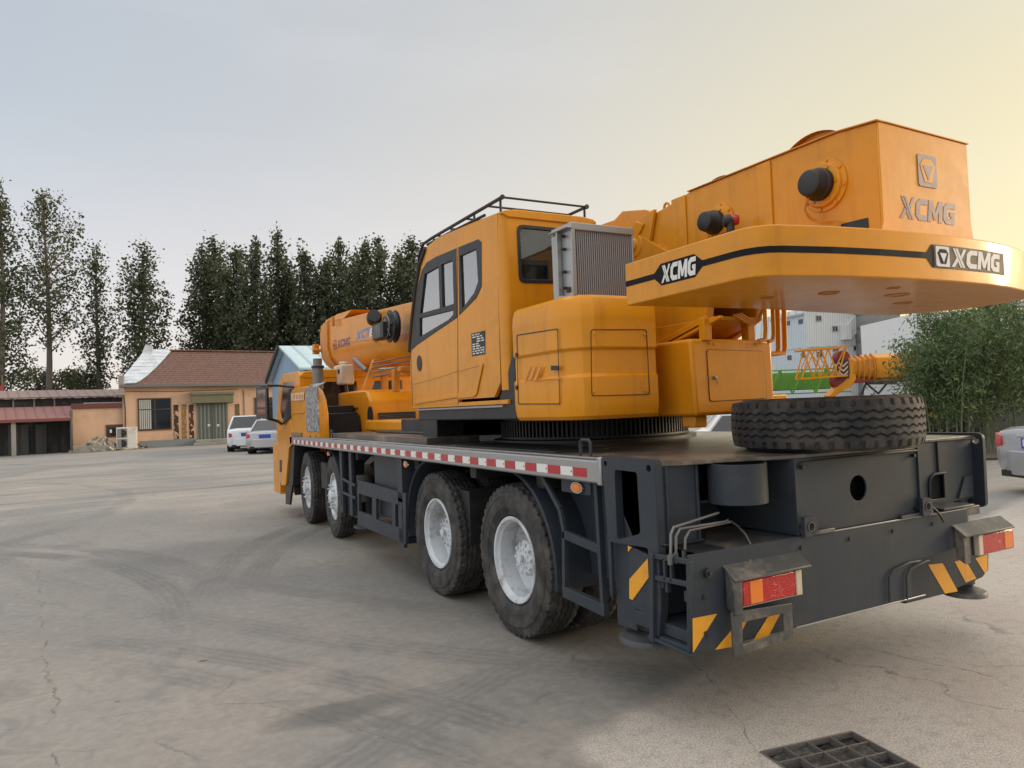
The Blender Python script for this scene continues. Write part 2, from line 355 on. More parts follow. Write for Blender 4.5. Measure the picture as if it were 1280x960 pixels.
n_long = 7
for i in range(1, n_long): bars.bar(q[0]+ey*(DL*i/n_long)-up*.02, q[1]+ey*(DL*i/n_long)-up*.02, .007, .04)
for i in range(1, 4): bars.bar(q[0]+ex*(DW*i/4)-up*.017, q[3]+ex*(DW*i/4)-up*.017, .007, .035)
obj('grate_bars', bars, RUST, dr, .002)
bed = MB(); n = 26; vs = []; fs = []
for j in range(n+1):
    for i in range(n+1):
        p = q[0]+ex*(DW*i/n)+ey*(DL*j/n); h = noise.fractal(p*7, 1, 2, 5)
        vs.append((p.x, p.y, -.034+.030*h))
for j in range(n):
    for i in range(n): k = j*(n+1)+i; fs.append((k, k+1, k+n+2, k+n+1))
bed.add(vs, fs); obj('silt', bed, SOIL, dr)
wl = MB()
for a, b in ((0,1),(1,2),(2,3),(3,0)): wl.add([q[a], q[b], q[b]-up*.3, q[a]-up*.3], [(0,1,2,3)])
obj('pit_wall', wl, SOIL, dr)
# ================================================================ the truck crane
CR = thing('truck_crane', 'big orange mobile crane truck on dark grey chassis in the foreground', 'crane truck', (-.1, 4, 0))
def part(name, mb, mt, parent=CR, bevel=.006, **k): return obj(name, mb, mt, parent, bevel, **k)
X0, X1, Z = -1.375, 1.2, Vector((0,0,1))
def PX(pts, ax, val): return [at(u, v, ax, val) for u, v in pts]

# ---- lettering -------------------------------------------------
GL = {'X': (1.0, [(0,0),(.3,0),(.5,.32),(.7,0),(1,0),(.67,.5),(1,1),(.7,1),(.5,.68),(.3,1),(0,1),(.33,.5)]),
      'C': (.82, [(.25,0),(.82,0),(.82,.26),(.38,.26),(.28,.36),(.28,.64),(.38,.74),(.82,.74),(.82,1),(.25,1),(0,.78),(0,.22)]),
      'M': (1.05, [(0,0),(.26,0),(.26,.55),(.44,.1),(.61,.1),(.79,.55),(.79,0),(1.05,0),(1.05,1),(.76,1),(.525,.45),(.29,1),(0,1)]),
      'G': (.86, [(.25,0),(.86,0),(.86,.58),(.48,.58),(.48,.38),(.6,.38),(.6,.26),(.38,.26),(.28,.36),(.28,.64),(.38,.74),(.86,.74),(.86,1),(.25,1),(0,.78),(0,.22)]),
      'T': (.8, [(.27,0),(.53,0),(.53,.74),(.8,.74),(.8,1),(0,1),(0,.74),(.27,.74)]),
      '2': (.75, [(0,0),(.75,0),(.75,.24),(.4,.24),(.75,.58),(.75,.82),(.6,1),(.15,1),(0,.84),(0,.66),(.26,.66),(.3,.76),(.46,.76),(.48,.64),(0,.22)]),
      '5': (.75, [(.1,0),(.6,0),(.75,.15),(.75,.5),(.6,.64),(.28,.64),(.28,.77),(.72,.77),(.72,1),(.02,1),(.02,.42),(.42,.42),(.48,.36),(.48,.27),(.42,.22),(0,.22),(0,.08)])}
def word(mb, txt, f, gap=.08, shear=.16, slit=True):
    """f maps (s, t) with t in 0..1 and s in 0..1 across the word to a 3-D point; returns nothing"""
    tot = sum(GL[c][0] for c in txt)+gap*(len(txt)-1)+shear; x = 0; n = None
    for c in txt:
        w_, pl = GL[c]
        if c == 'X' and slit:   # the first letter is cut by a thin slanting slit
            pls = [[(0,0),(.3,0),(.46,.26),(.30,.5),(.33,.5)], [(.33,.5),(.42,.5),(.12,1),(0,1)], [(.34,0),(.36,.02),(.5,.32),(.7,0),(1,0),(.67,.5),(1,1),(.7,1),(.5,.68),(.3,1),(.17,1),(.47,.5)]]
            pls = [[(0,1),(.12,1),(.78,0),(.64,0)], [(.17,1),(.34,1),(1,0),(.84,0)], [(.62,.62),(.80,1),(1.0,1),(.72,.46)], [(0,0),(.22,0),(.46,.36),(.34,.54)]]
        else: pls = [pl]
        for p in pls:
            o3 = [f((x+a+shear*b)/tot, b) for a, b in p]
            nn = None
            mb.prism(o3, f.n*.0012)
        x += w_+gap
class Fn:
    def __init__(s, o, ex, ey, n): s.o = Vector(o); s.ex = Vector(ex); s.ey = Vector(ey); s.n = Vector(n).normalized()
    def __call__(s, a, b): return s.o+s.ex*a+s.ey*b
    def prism(s, mb, pts, lift=0., th=.003): mb.prism([s(a, b)+s.n*lift for a, b in pts], s.n*th)
def quadfn(bl, br, tl, n): return Fn(bl, Vector(br)-Vector(bl), Vector(tl)-Vector(bl), n)
def emblem(f, m1, m2, parent, lift=0.):
    a = MB(); f.prism(a, [(.06,0),(.94,0),(1,.06),(1,.94),(.94,1),(.06,1),(0,.94),(0,.06)], lift); e = part('emblem', a, m1, parent, 0)
    b = MB(); f.prism(b, [(.30,.14),(.70,.14),(.90,.66),(.72,.86),(.28,.86),(.10,.66)], lift+.003, .0015)
    part('emblem_field', b, m2, parent, 0)
    c = MB(); f.prism(c, [(.5,.20),(.76,.66),(.24,.66)], lift+.0045, .0015); part('emblem_triangle', c, m1, parent, 0)

# ---- chassis ---------------------------------------------------
a = MB(); a.box(-.5,.42,-.3,9.4,.72,1.10); a.box(-1.2,1.1,2.1,2.5,.5,.9); a.box(-1.2,1.1,6.6,6.9,.55,.9)
for y in (1.27,2.62,6.09,7.54): a.cyl((-1.0,y,.51),(.9,y,.51),.09,14); a.lathe([(.05,-.3),(.22,-.15),(.25,0),(.22,.15),(.05,.3)], (-.05,y,.51), (1,0,0), 18)
for y in (.9,1.9,3.1,4.0,5.0,5.6): a.box(-1.25,1.1,y-.05,y+.05,1.02,1.16)
a.box(-.95,.85,3.3,5.4,.55,1.1)
part('chassis_frame', a, DARK)
def deck_outline(z):
    pts = [(X0+.006,.06),(-1.30,.06),(-1.30,-.33)]
    c1 = at(817,577,'z',1.25); pts = [(X0+.006,8.0),(X0+.006,.045),(-1.33,.045),(-1.33,-.385),(-1.29,-.40),(-.98,-.46),(-.66,-.585),(.31,-.585),(.34,-.40),(X1-.02,-.42),(X1-.02,8.0)]
    return [(x, y, z) for x, y in pts]
a = MB(); a.prism(deck_outline(1.232), Z*.020); part('deck_plate', a, DECKM, bevel=.004)
a = MB(); pl = PX([(463,553),(515,567),(593,549),(618,540)], 'z', 1.30)
pl = [(-1.28,6.0,1.252),(-1.28,2.75,1.252),(-.78,2.75,1.252),(-.62,2.6,1.252),(.9,2.6,1.252),(.9,6.0,1.252)]
a.prism(pl, Z*.055); part('deck_step', a, DECKM, bevel=.004)
a = MB(); a.box(-1.25,-.85,.7,2.2,1.252,1.262); part('deck_mat', a, BLACK, bevel=.002)
a = MB()
for y in (.28, 5.85):
    a.tube([(-1.31,y-.05,1.25),(-1.31,y-.05,1.33),(-1.31,y-.035,1.345),(-1.31,y+.035,1.345),(-1.31,y+.05,1.33),(-1.31,y+.05,1.25)], .009, 8)
part('deck_handle', a, SLATE, bevel=0)
# aluminium side rail with its red and white tape
a = MB(); a.prism([(X0,.07,1.128),(X0,.07,1.236),(X0+.02,.07,1.256),(X0+.05,.07,1.256),(X0+.05,.07,1.12),(X0+.01,.07,1.12)], (0,7.98,0))
rail = part('side_rail', a, ALU, bevel=.003)
a = MB(); a.box(X0-.004,X0+.06,.045,.085,1.112,1.262); part('rail_end_cap', a, ALU, rail, .008)
b = MB()
for k in range(30):
    y = .246+.2715*k
    if y < 8: b.box(X0-.0015,X0-.0002,y-.066,y+.066,1.148,1.198)
part('red_tape', b, RED, rail, 0)
b = MB()
for k in range(30):
    y = .246+.2715*k+.1358
    if y < 7.95: b.box(X0-.0015,X0-.0002,y-.062,y+.062,1.148,1.198)
part('white_tape', b, LETW, rail, 0)
b = MB()
for k in range(29):
    y = .246+.2715*k+.085
    b.cyl((X0-.003,y,1.173),(X0,y,1.173),.006,8)
part('rivet', b, RED, rail, 0)

# ---- rear outrigger box ---------------------------------------
YB = -.60
a = MB()
BX0 = X0
# lower beam: open on the left side, rear plate, floor, shelf
rear = [(BX0,YB,.422),(.18,YB,.422),(.19,YB,.56),(.27,YB,.625),(.74,YB,.645),(.74,YB,.855),(BX0,YB,.855)]
a.prism(rear, (0,.014,0))
part_lower = MB()
a.box(BX0,.18,YB+.014,-.30,.422,.440)
a.box(-.72,.74,YB+.014,-.30,.838,.853)
a.box(-1.20,-.72,YB+.014,-.08,.828,.843)
a.box(BX0+.01,.74,-.315,-.30,.44,.838)
beam = part('outrigger_box', a, SLATE, bevel=.004)
a = MB(); a.box(-1.25,-.66,-.585,-.1,.8445,.8475); part('shelf_plate', a, DECKM, beam, 0)
a = MB(); a.box(-1.13,-1.12,-.59,-.32,.45,.83); a.box(X0+.02,-1.13,-.322,-.318,.50,.70); part('hollow_back', a, HOLLOW_SHADE, beam, 0)  # black plates painted in as the shade of the open end
a = MB(); a.box(-.64,.40,YB-.004,YB,.850,.858); a.box(-.72,.30,YB-.003,YB+.002,.418,.426); part('weld_seam', a, ALU, beam, .002)
a = MB(); a.box(-.60,-.42,YB-.012,YB,.852,.872); a.box(.12,.40,YB-.012,YB,.856,.876); part('wear_pad', a, SLATE2, beam, .003)
# opening with its small frame (the left end of the box)
a = MB()
a.bar((X0-.004,-.335,.41),(X0-.004,-.36,.83),.03,.035)
a.bar((X0-.004,-.588,.43),(X0-.004,-.606,.83),.012,.03)
for z in (.715,.815): a.bar((X0-.002,-.35,z),(X0-.002,-.60,z+.012),.02,.024)
for y in (-.44,-.485): a.bar((X0-.002,y,.715),(X0-.002,y,.82),.014,.02)
a.bar((X0-.006,-.30,.425),(X0-.006,-.60,.415),.02,.014)
part('end_frame', a, SLATE, beam, .003)
a = MB(); a.box(X0+.03,.1,-.57,-.34,.445,.50); a.tube([(X0+.01,-.36,.70),(X0+.01,-.375,.60),(X0+.01,-.35,.52),(X0+.01,-.35,.45)], .006, 6)
for y, z in ((-.40,.70),(-.43,.685),(-.56,.67)): a.box(X0+.005,X0+.03,y-.01,y+.01,z-.03,z+.02)
part('sliding_beam', a, SLATE, beam, .004)
a = MB(); a.cyl((X0+.10,YB-.02,.765),(X0+.10,YB,.765),.022,14); a.cyl((X0+.10,YB-.03,.765),(X0+.10,YB-.02,.765),.010,10); part('bolt', a, DARK, beam, 0)
# hazard stripes on the rear face
def stripes(polys, name, y=None, par=beam):
    s_ = MB()
    for p in polys: s_.prism(p, Vector((0,-.002,0)) if y else Vector((-.002,0,0)))
    return part(name, s_, YEL, par, 0)
stripes([PX([(865.5,773),(896,767),(866,816)], 'y', YB), PX([(894,812),(917,808),(936,771),(927,772)], 'y', YB)], 'hazard_stripe', True)
# right end cap with its stripes, a touch further forward
YR = -.45
a = MB(); cap = PX([(1132,755),(1132,690),(1150,682),(1178,680),(1236,672),(1236,712),(1228,722),(1180,743)], 'y', YR); a.prism(cap, (0,.30,0))
a2 = part('outrigger_end_cap', a, SLATE)
stripes([PX([(1160,706),(1178,704),(1197,739),(1181,742)], 'y', YR), PX([(1193,702),(1206,699),(1220,723),(1207,728)], 'y', YR), PX([(1219,698),(1234,693),(1234,712),(1231,717)], 'y', YR)], 'hazard_stripe', True, a2)
a = MB()
for o_ in (0, 22):
    p = PX([(1112+o_,752-o_*.14),(1111+o_,722-o_*.1),(1116+o_,713-o_*.1),(1137+o_,703-o_*.1),(1150+o_*.5,701)], 'y', YB-.01); a.tube(p, .006, 6)
part('flange_seam', a, SLATE, a2, 0)
# centre box with its round hole
a = MB()
yc = -.585; ctr = [(-.655,yc,.855),(.31,yc,.855),(.31,yc,1.231),(-.655,yc,1.231)]
hc = at(1073,610,'y',yc); hole = [(hc.x+.066*math.cos(k*math.pi/12), yc, hc.z+.066*math.sin(k*math.pi/12)) for k in range(24)]
a.prism(ctr, (0,.012,0), [hole]); a.box(-.655,-.643,yc+.012,.2,.855,1.231); a.box(.298,.31,yc+.012,.2,.855,1.231)
a.box(.310,.322,yc-.012,.0,.856,1.231); a.box(-.667,-.655,yc-.008,.0,.856,1.231)
cb = part('centre_box', a, SLATE, bevel=.003)
a = MB(); a.box(-.62,.28,-.50,-.49,.87,1.22); part('hole_shadow_plate', a, HOLLOW_SHADE, cb, 0)  # black sheet puts the shade of the round hole into colour
# left bay: wall, rib and the round holder
a = MB(); a.box(-1.33,-.667,-.05,-.038,.855,1.231); a.box(-1.33,-1.125,-.385,-.373,.845,1.231); a.box(-1.125,-1.108,-.395,-.365,.845,1.231); a.box(-1.315,-1.303,-.40,-.05,.845,1.231); a.box(-1.04,-1.03,-.30,-.05,1.02,1.2)
a.box(-1.185,-.667,-.30,-.05,1.02,1.035); a.box(-.92,-.91,-.12,-.05,.86,1.02)
part('bay_wall', a, SLATE, bevel=.003)
bc = Vector((-.925,-.465,0)); a = MB()
a.lathe([(.132,1.228),(.142,1.228),(.142,1.035),(.0,1.040)], bc, (0,0,1), 36); a.box(-.80,-.70,-.40,-.1,1.07,1.20); part('block_holder', a, SLATE, bevel=.002)
# right bay with its rounded opening
a = MB(); yb = -.40
ow = at(1150,556,'y',yb); wl_ = [(.31,yb,.855),(1.18,yb,.855),(1.18,yb,1.231),(.31,yb,1.231)]
hx, hz = at(1162,618,'y',yb), at(1180,592,'y',yb)
hr = [(hx.x,yb,.885),(hz.x,yb,.885),(hz.x,yb,hz.z),(hx.x+.05,yb,hz.z),(hx.x+.015,yb,hz.z-.015),(hx.x,yb,hz.z-.05)]
a.prism(wl_, (0,.012,0), [hr]); a.box(.795,.80,yb-.012,yb,1.03,1.231)
a.prism([(.98,yb-.002,.87),(1.14,yb-.002,.87),(1.14,yb-.002,1.0),(1.06,yb-.002,1.0)], (0,-.012,0))
rb = part('right_bay_wall', a, SLATE, bevel=.003)
a = MB(); a.tube([(hx.x-.006,yb-.006,.885),(hx.x-.006,yb-.006,hz.z-.05),(hx.x+.012,yb-.006,hz.z-.012),(hx.x+.05,yb-.006,hz.z+.006),(hz.x,yb-.006,hz.z+.006)], .008, 6); part('opening_rim', a, SLATE, rb, 0)
a = MB(); a.box(.50,1.15,yb+.03,yb+.035,.86,1.2); part('bay_back', a, HOLLOW_SHADE, rb, 0)  # black sheet stands in for shade behind the rounded opening
a = MB(); a.box(.34,.92,-.57,-.41,.80,.853); a.box(.56,.86,-.575,-.42,.853,.866); part('ledge_plate', a, SLATE2, rb, .004)
# side plates with lifting eyes
a = MB()
def rnd(p, r=.035, n=4):
    """round the corners of a closed polygon given in (y, z)"""
    o = []; L = len(p)
    for i in range(L):
        A, B, Cc = Vector(p[i-1]), Vector(p[i]), Vector(p[(i+1) % L]); r1 = min(r, (A-B).length*.4, (Cc-B).length*.4)
        p0 = B+(A-B).normalized()*r1; p1 = B+(Cc-B).normalized()*r1
        for k in range(n+1): tt = k/n; o.append(p0*(1-tt)**2+B*2*tt*(1-tt)+p1*tt*tt)
    return o
out = rnd([(.035,1.272),(-.385,1.266),(-.392,.66),(-.36,.40),(-.33,.40),(-.33,.852),(.005,.85),(.0,.60),(.035,.85)], .02)
out = rnd([(.035,1.272),(-.388,1.266),(-.395,.60),(-.365,.42),(-.335,.42),(-.318,.845),(-.018,.83),(.012,.85)], .022)
win = rnd([(-.072,1.205),(-.255,1.203),(-.262,.905),(-.071,.85)], .02)
def circ(y, z, r, n=12): return [(y+r*math.cos(k*2*math.pi/n), z+r*math.sin(k*2*math.pi/n)) for k in range(n)]
a.prism([(X0,y,z) for y, z in out], (.045,0,0), [[(X0,y,z) for y, z in h] for h in (win, circ(.005,1.232,.015), circ(-.345,1.225,.018))])
sp_ = part('side_plate', a, SLATE, bevel=.004)
a = MB(); a.box(X0+.06,X0+.075,-.30,.02,.86,1.23); part('inner_wall', a, BLACK, sp_, 0)
a = MB(); a.prism([(X0+.05,.028,1.10),(X0+.05,.028,.39),(X0+.05,-.135,.395),(X0+.05,-.14,.85)], (.012,0,0)); a.prism([(X0+.01,.036,.86),(X0+.01,.004,.86),(X0+.01,.01,.52),(X0+.01,.03,.56)],(.02,0,0))
part('side_gusset', a, SLATE)
# forward outrigger beam end with stripe on the left
a = MB(); a.prism([(X0+.01,-.15,.835),(X0+.01,-.135,.545),(X0+.01,-.155,.53),(X0+.01,-.33,.50),(X0+.01,-.33,.80)], (.5,0,0)); a.box(X0+.01,-1.0,-.33,-.18,.45,.52)
fb = part('outrigger_end_cap', a, SLATE)
st = MB(); st.prism(PX([(787,724),(810,698),(811,722),(791,750),(787,748)], 'x', X0+.008), (-.002,0,0)); st.prism(PX([(785,682),(790,684),(785.5,690)], 'x', X0+.008), (-.002,0,0)); part('hazard_stripe', st, YEL, fb, 0)
a = MB(); a.box(-1.2,.9,-.28,.02,.46,.80); part('outrigger_beam', a, DARK)
out = rnd([(-.47,1.268),(-.465,.80),(-.30,.80),(.05,.83),(.05,1.268)], .04)
a = MB(); a.prism([(X1,y,z) for y, z in out], (-.03,0,0), [[(X1,y,z) for y, z in circ(-.425,1.22,.022)]]); part('side_plate', a, SLATE, bevel=.005)
# lugs
def lug(u, v, name='lug'):
    c = at(u, v, 'y', YB-.02); L = MB(); r = .05
    ol = [(c.x-.045, c.z-r)]+[(c.x+r*math.cos(k*math.pi/8), c.z+r*math.sin(k*math.pi/8)) for k in range(-4, 5)]+[(c.x-.045, c.z+r)]
    ho = [(c.x+.024*math.cos(k*math.pi/6), c.z+.024*math.sin(k*math.pi/6)) for k in range(12)]
    L.prism([(x, YB-.012, z) for x, z in ol], (0,-.022,0), [[(x, YB-.012, z) for x, z in ho]])
    l_ = part(name, L, SLATE, beam, .004); r_ = MB(); r_.lathe([(.024,0),(.021,0),(.021,-.026),(.024,-.026)], (c.x, YB-.012, c.z), (0,1,0), 20); part('bushing', r_, STEEL, beam, 0)
lug(1011,658); lug(1157,633)
# jack floats
def pad(u, v, y, r):
    c = at(u, v, 'y', y); p = MB(); p.lathe([(0,.0),(r,.0),(r,.012),(r*.93,.03),(r*.35,.06),(.06,.075),(.06,.16),(0,.16)], (c.x, c.y, c.z-.02), (0,0,1), 36); p.cyl((c.x,c.y,c.z+.12),(c.x,c.y,.9),.045,18); part('jack_float', p, SLATE2, bevel=0)
pad(814,795,-.10,.165); pad(1206,739,-.33,.125)
# hydraulic pipes on the shelf
a = MB()
for k, (pts) in enumerate([[(838,703),(838.5,668),(842,659),(898,641)], [(845,705),(845,670),(850,661),(906,652),(910,650)], [(856,704),(856.5,673),(862,663),(915,652)]]):
    yy = -.50+.012*k
    P_ = [at(u, v, 'x', -1.22+.02*k) for u, v in pts[:2]]; 
    b0 = at(*pts[0], 'y', yy); P_ = [at(u, v, 'y', yy+(.03 if i > 2 else 0)) for i, (u, v) in enumerate(pts)]
    P_[0].z = .80; a.tube(P_, .0065, 8); a.cyl((P_[0].x,P_[0].y,.80),(P_[0].x,P_[0].y,.845),.013,8)
part('hydraulic_pipe', a, STEEL, bevel=0)
a = MB(); hs = [(914,652),(922,658),(931,668),(937,680),(938,690),(936,703)]
a.tube([at(u, v, 'y', -.49-.022*i) for i, (u, v) in enumerate(hs)], .007, 8); part('hydraulic_hose', a, BLACK, bevel=0)
a = MB(); hs = [(1164,633),(1170,638),(1176,645),(1180,653)]; a.tube([at(u, v, 'y', -.60-.01*i) for i, (u, v) in enumerate(hs)], .007, 6); part('hydraulic_hose', a, BLACK, bevel=0)
# black pocket beside the pipes
a = MB(); a.box(-1.30,-1.12,-.565,-.40,.849,.852); part('pipe_pocket', a, BLACK, beam, 0)

# small fittings on the rear plates
a = MB()
for x, z in ((-1.30,.66),(-1.30,.50),(-.66,.80),(-.30,.80),(.05,.80),(.40,.80),(-.62,1.19),(.27,1.19),(-.62,.90),(.27,.90)): a.cyl((x,YB-.008,z),(x,YB+.02,z),.010,8)
part('bolt', a, DARK, beam, 0)
a = MB(); a.tube([(-.645,YB+.0,1.20),(-.60,YB+.003,1.215),(.0,YB+.003,1.218),(.30,YB+.003,1.216)], .006, 6); a.tube([(-1.36,-.37,.87),(-1.34,-.40,.865),(-1.10,-.40,.862),(-1.0,-.30,.86)], .007, 6); part('cable', a, BLACK, beam, 0)
# ---- tail lamps ------------------------------------------------
def tail_lamp(sgn, xi, xo, y, z0, z1):
    """xo outer end, xi inner end"""
    hs = MB(); lo, hi = min(xi, xo), max(xi, xo)
    # bent sheet roof and left cheek
    cx0, cx1 = (lo-.065, hi+.055) if sgn < 0 else (lo-.16, hi-.02)
    yb_, yf = -.615, y-.02
    zt = z1+.055
    prof = [(yb_+.03, zt+.016), (yb_-.0, zt+.024), (yb_-.03, zt+.018), (yf-.0, z1+.018), (yf, z1+.010), (yb_-.03, zt+.010), (yb_, zt+.016)]
    rf = MB(); rf.hexa([(cx0,yb_+.02,zt+.012),(cx1,yb_+.02,zt+.012),(cx1,yf,z1+.010),(cx0,yf,z1+.010),(cx0,yb_+.02,zt+.020),(cx1,yb_+.02,zt+.020),(cx1,yf,z1+.018),(cx0,yf,z1+.018)])
    hs.hexa([(cx0,yf+.01,z0-.03),(cx0+.008,yf+.01,z0-.03),(cx0+.008,yb_,z0-.0),(cx0,yb_,z0-.0),(cx0,yf+.01,z1+.008),(cx0+.008,yf+.01,z1+.008),(cx0+.008,yb_,zt+.01),(cx0,yb_,zt+.01)])
    hs.box(cx0+.008,cx0+.055,yf+.012,yf+.02,z0-.03,z1+.006)
    hs.box(lo-.01,hi,yf+.045,yf+.06,z0-.005,z1+.006)
    r_ = part('lamp_housing', hs, SLATE2, CR, .003)
    part('lamp_roof', rf, SLATE2, r_, .002)
    l = MB(); l.box(lo,hi,y,y+.055,z0,z1); ln = part('tail_lamp', l, LENS, CR, .006)
    wx = (hi-.035, hi+.004) if sgn < 0 else (lo-.004, lo+.035)
    c1 = MB(); c1.box(*wx,y-.004,y+.058,z0-.002,z1+.002); part('reverse_lens', c1, CREAM, ln, .004)
    ax = (lo+.045, lo+.125) if sgn < 0 else (hi-.10, hi-.015)
    c2 = MB(); c2.box(*ax,y-.0025,y+.02,z0+.005,z1-.005); part('indicator_lens', c2, AMBER, ln, .003)
    if sgn < 0:
        c3 = MB(); c3.box(lo-.046,lo-.004,y+.012,y+.03,z0+.004,z1-.008); part('side_reflector', c3, AMBER, ln, .002)
        c4 = MB(); c4.cyl((lo-.015,y+.006,z0+.05),(lo-.015,y+.014,z0+.05),.009,12); part('reflector_screw', c4, DARK, ln, 0)
    rim = MB(); rim.box(lo-.003,hi+.003,y+.006,y+.012,z0-.004,z0+.002); rim.box(lo-.003,hi+.003,y+.006,y+.012,z1-.002,z1+.004); part('lens_rim', rim, ALU, ln, 0)
tail_lamp(-1, -.735, -1.115, -.655, .597, .712)
tail_lamp(1, .74, 1.10, -.655, .590, .702)
# hanging number plate bracket
a = MB(); y = -.66; o_ = PX([(914,766),(990,754),(992,797),(917,823)], 'y', y); h_ = PX([(928,778),(979,767),(980,789),(929,806)], 'y', y); a.prism(o_, (0,.008,0), [h_]); br = part('plate_bracket', a, SLATE2, bevel=.002)
a = MB(); a.prism(PX([(941,801),(960,796),(977,763),(962,767)], 'y', YB-.001), (0,-.002,0)); part('hazard_stripe', a, YEL, beam, 0)

# ---- wheels ----------------------------------------------------
def tyre_mb(R=.515, W=.27, N=300, flat=False):
    """tread with zigzag grooves and notched shoulders, as rings across the width"""
    k = 44; cols = []
    # profile: (axial offset, radius); outer side first
    side = [(-.085,.285),(-.105,.30),(-.112,.304),(-.112,.310),(-.120,.322),(-.130,.350),(-.133,.352),(-.133,.358),(-.135,.400),(-.134,.430),(-.137,.432),(-.137,.438),(-.131,.447),(-.127,.452),(-.127,.458),(-.124,.475)]
    tread = [(-W/2*.88+W*.88*i/54, None) for i in range(55)]
    prof = [(x, r*R/.515) for x, r in side]+tread+[(-x, r*R/.515) for x, r in side[::-1]]
    rings = []
    for j in range(N):
        th = 2*math.pi*j/N; row = []
        for x, r in prof:
            if r is None:
                e = abs(x)/(W/2*.88); r = R-.012*e*e*e
                ph = th*k/(2*math.pi); tri = abs((ph % 1)*2-1)*2-1
                for c0 in (-.058,-.020,.020,.058):
                    if abs(x-(c0+.007*tri*(1 if c0 > 0 else -1))) < .0045: r -= .011
                if abs(x) > .084 and (((ph+(.5 if x > 0 else 0)) % 1) < .34): r -= .013*min(1,(abs(x)-.084)/.01)
            row.append((x, r*math.cos(th), r*math.sin(th)))
        rings.append(row)
    n = len(prof); vs = [p for r in rings for p in r]; fs = []
    for j in range(N):
        for i in range(n-1): a_ = j*n+i; b_ = ((j+1) % N)*n+i; fs.append((a_, a_+1, b_+1, b_))
    m_ = MB(); m_.add(vs, fs); return m_
TM = None
def wheel(x, y, z, side, kind, steer=0.):
    """side -1: outer face looks to -x"""
    global TM
    wn = obj('tyre', tyre_mb(), TYRE, None) if TM is None else None
    if TM is None: TM = wn.data; bpy.data.objects.remove(wn)
    h = bpy.data.objects.new('wheel', None); COL.objects.link(h); h.parent = CR; ORG[h.name] = Vector((0,0,0))
    h.location = Vector((x, y, z))-ORG[CR.name]; h.rotation_euler = (0, 0, steer if side < 0 else math.pi+steer)
    ty = bpy.data.objects.new('tyre', TM); COL.objects.link(ty); ty.parent = h; ty.location = (.135,0,0); ty.rotation_euler = (random.uniform(0,6),0,0)
    if kind == 'rear':
        key = 'rear'
        if key not in RM:
            p = MB(); p.lathe([(.286,.055),(.292,.024),(.286,.018),(.270,.020),(.264,.038),(.250,.05),(.246,.10),(.250,.17),(.225,.205),(.15,.215),(.0,.215)], (0,0,0), (1,0,0), 48)
            q_ = MB(); q_.lathe([(.0,.095),(.030,.092),(.034,.098),(.088,.100),(.112,.106),(.122,.118),(.122,.215)], (0,0,0), (1,0,0), 32)
            for i in range(10):
                an = i*math.pi/5; q_.cyl((.106,.098*math.cos(an),.098*math.sin(an)),(.088,.098*math.cos(an),.098*math.sin(an)),.012,8)
                q_.cyl((.100,.062*math.cos(an+.3),.062*math.sin(an+.3)),(.090,.062*math.cos(an+.3),.062*math.sin(an+.3)),.008,6)
            q_.cyl((.075,0,0),(.06,0,0),.03,10)
            q_.tube([(.20,-.13,.03),(.15,-.12,.02),(.13,-.135,.02)], .005, 6)
            RM[key] = (p, q_)
    else:
        key = 'front'
        if key not in RM:
            p = MB(); p.lathe([(.288,.055),(.296,.035),(.292,.028),(.276,.030),(.266,.055),(.240,.075),(.228,.07),(.20,.035),(.165,.015),(.12,.010),(.0,.010)], (0,0,0), (1,0,0), 48)
            for i in range(10):
                an = i*math.pi/5+.3; p.lathe([(0,0),(.024,.0),(.024,-.002),(0,-.002)], (.048,.212*math.cos(an),.212*math.sin(an)), (1,0,0), 10)
            q_ = MB(); q_.lathe([(.0,-.035),(.06,-.035),(.080,-.028),(.088,-.01),(.10,.01)], (0,0,0), (1,0,0), 28)
            for i in range(10):
                an = i*math.pi/5; q_.cyl((.02,.142*math.cos(an),.142*math.sin(an)),(-.012,.142*math.cos(an),.142*math.sin(an)),.016,8); q_.cyl((-.012,.142*math.cos(an),.142*math.sin(an)),(-.030,.142*math.cos(an),.142*math.sin(an)),.010,8)
            RM[key] = (p, q_)
    p, q_ = RM[key]
    ORG[h.name] = Vector((0,0,0))
    if not isinstance(p, bpy.types.Object):
        a1 = obj('rim', p, RIMW, h); a2_ = obj('hub', q_, RIMW, h, .002); RM[key] = (a1, a2_)
    else:
        for s_ in (p, q_): c_ = s_.copy(); COL.objects.link(c_); c_.parent = h
RM = {}
ZW = .512
for y, kd in ((1.2745,'rear'),(2.6245,'rear'),(6.095,'front'),(7.537,'front')):
    for sd_ in (-1, 1):
        x = -1.285 if sd_ < 0 else 1.11
        st_ = {6.095: -.06, 7.537: -.04}.get(y, 0)
        if kd == 'front': x += .02
        wheel(x, y, ZW, sd_, kd, st_ if kd == 'front' else 0)
        if kd == 'rear':
            t2 = bpy.data.objects.new('inner_tyre', TM); COL.objects.link(t2); t2.parent = CR; t2.location = Vector((x+(.46 if sd_ < 0 else -.46), y, ZW))-ORG[CR.name]

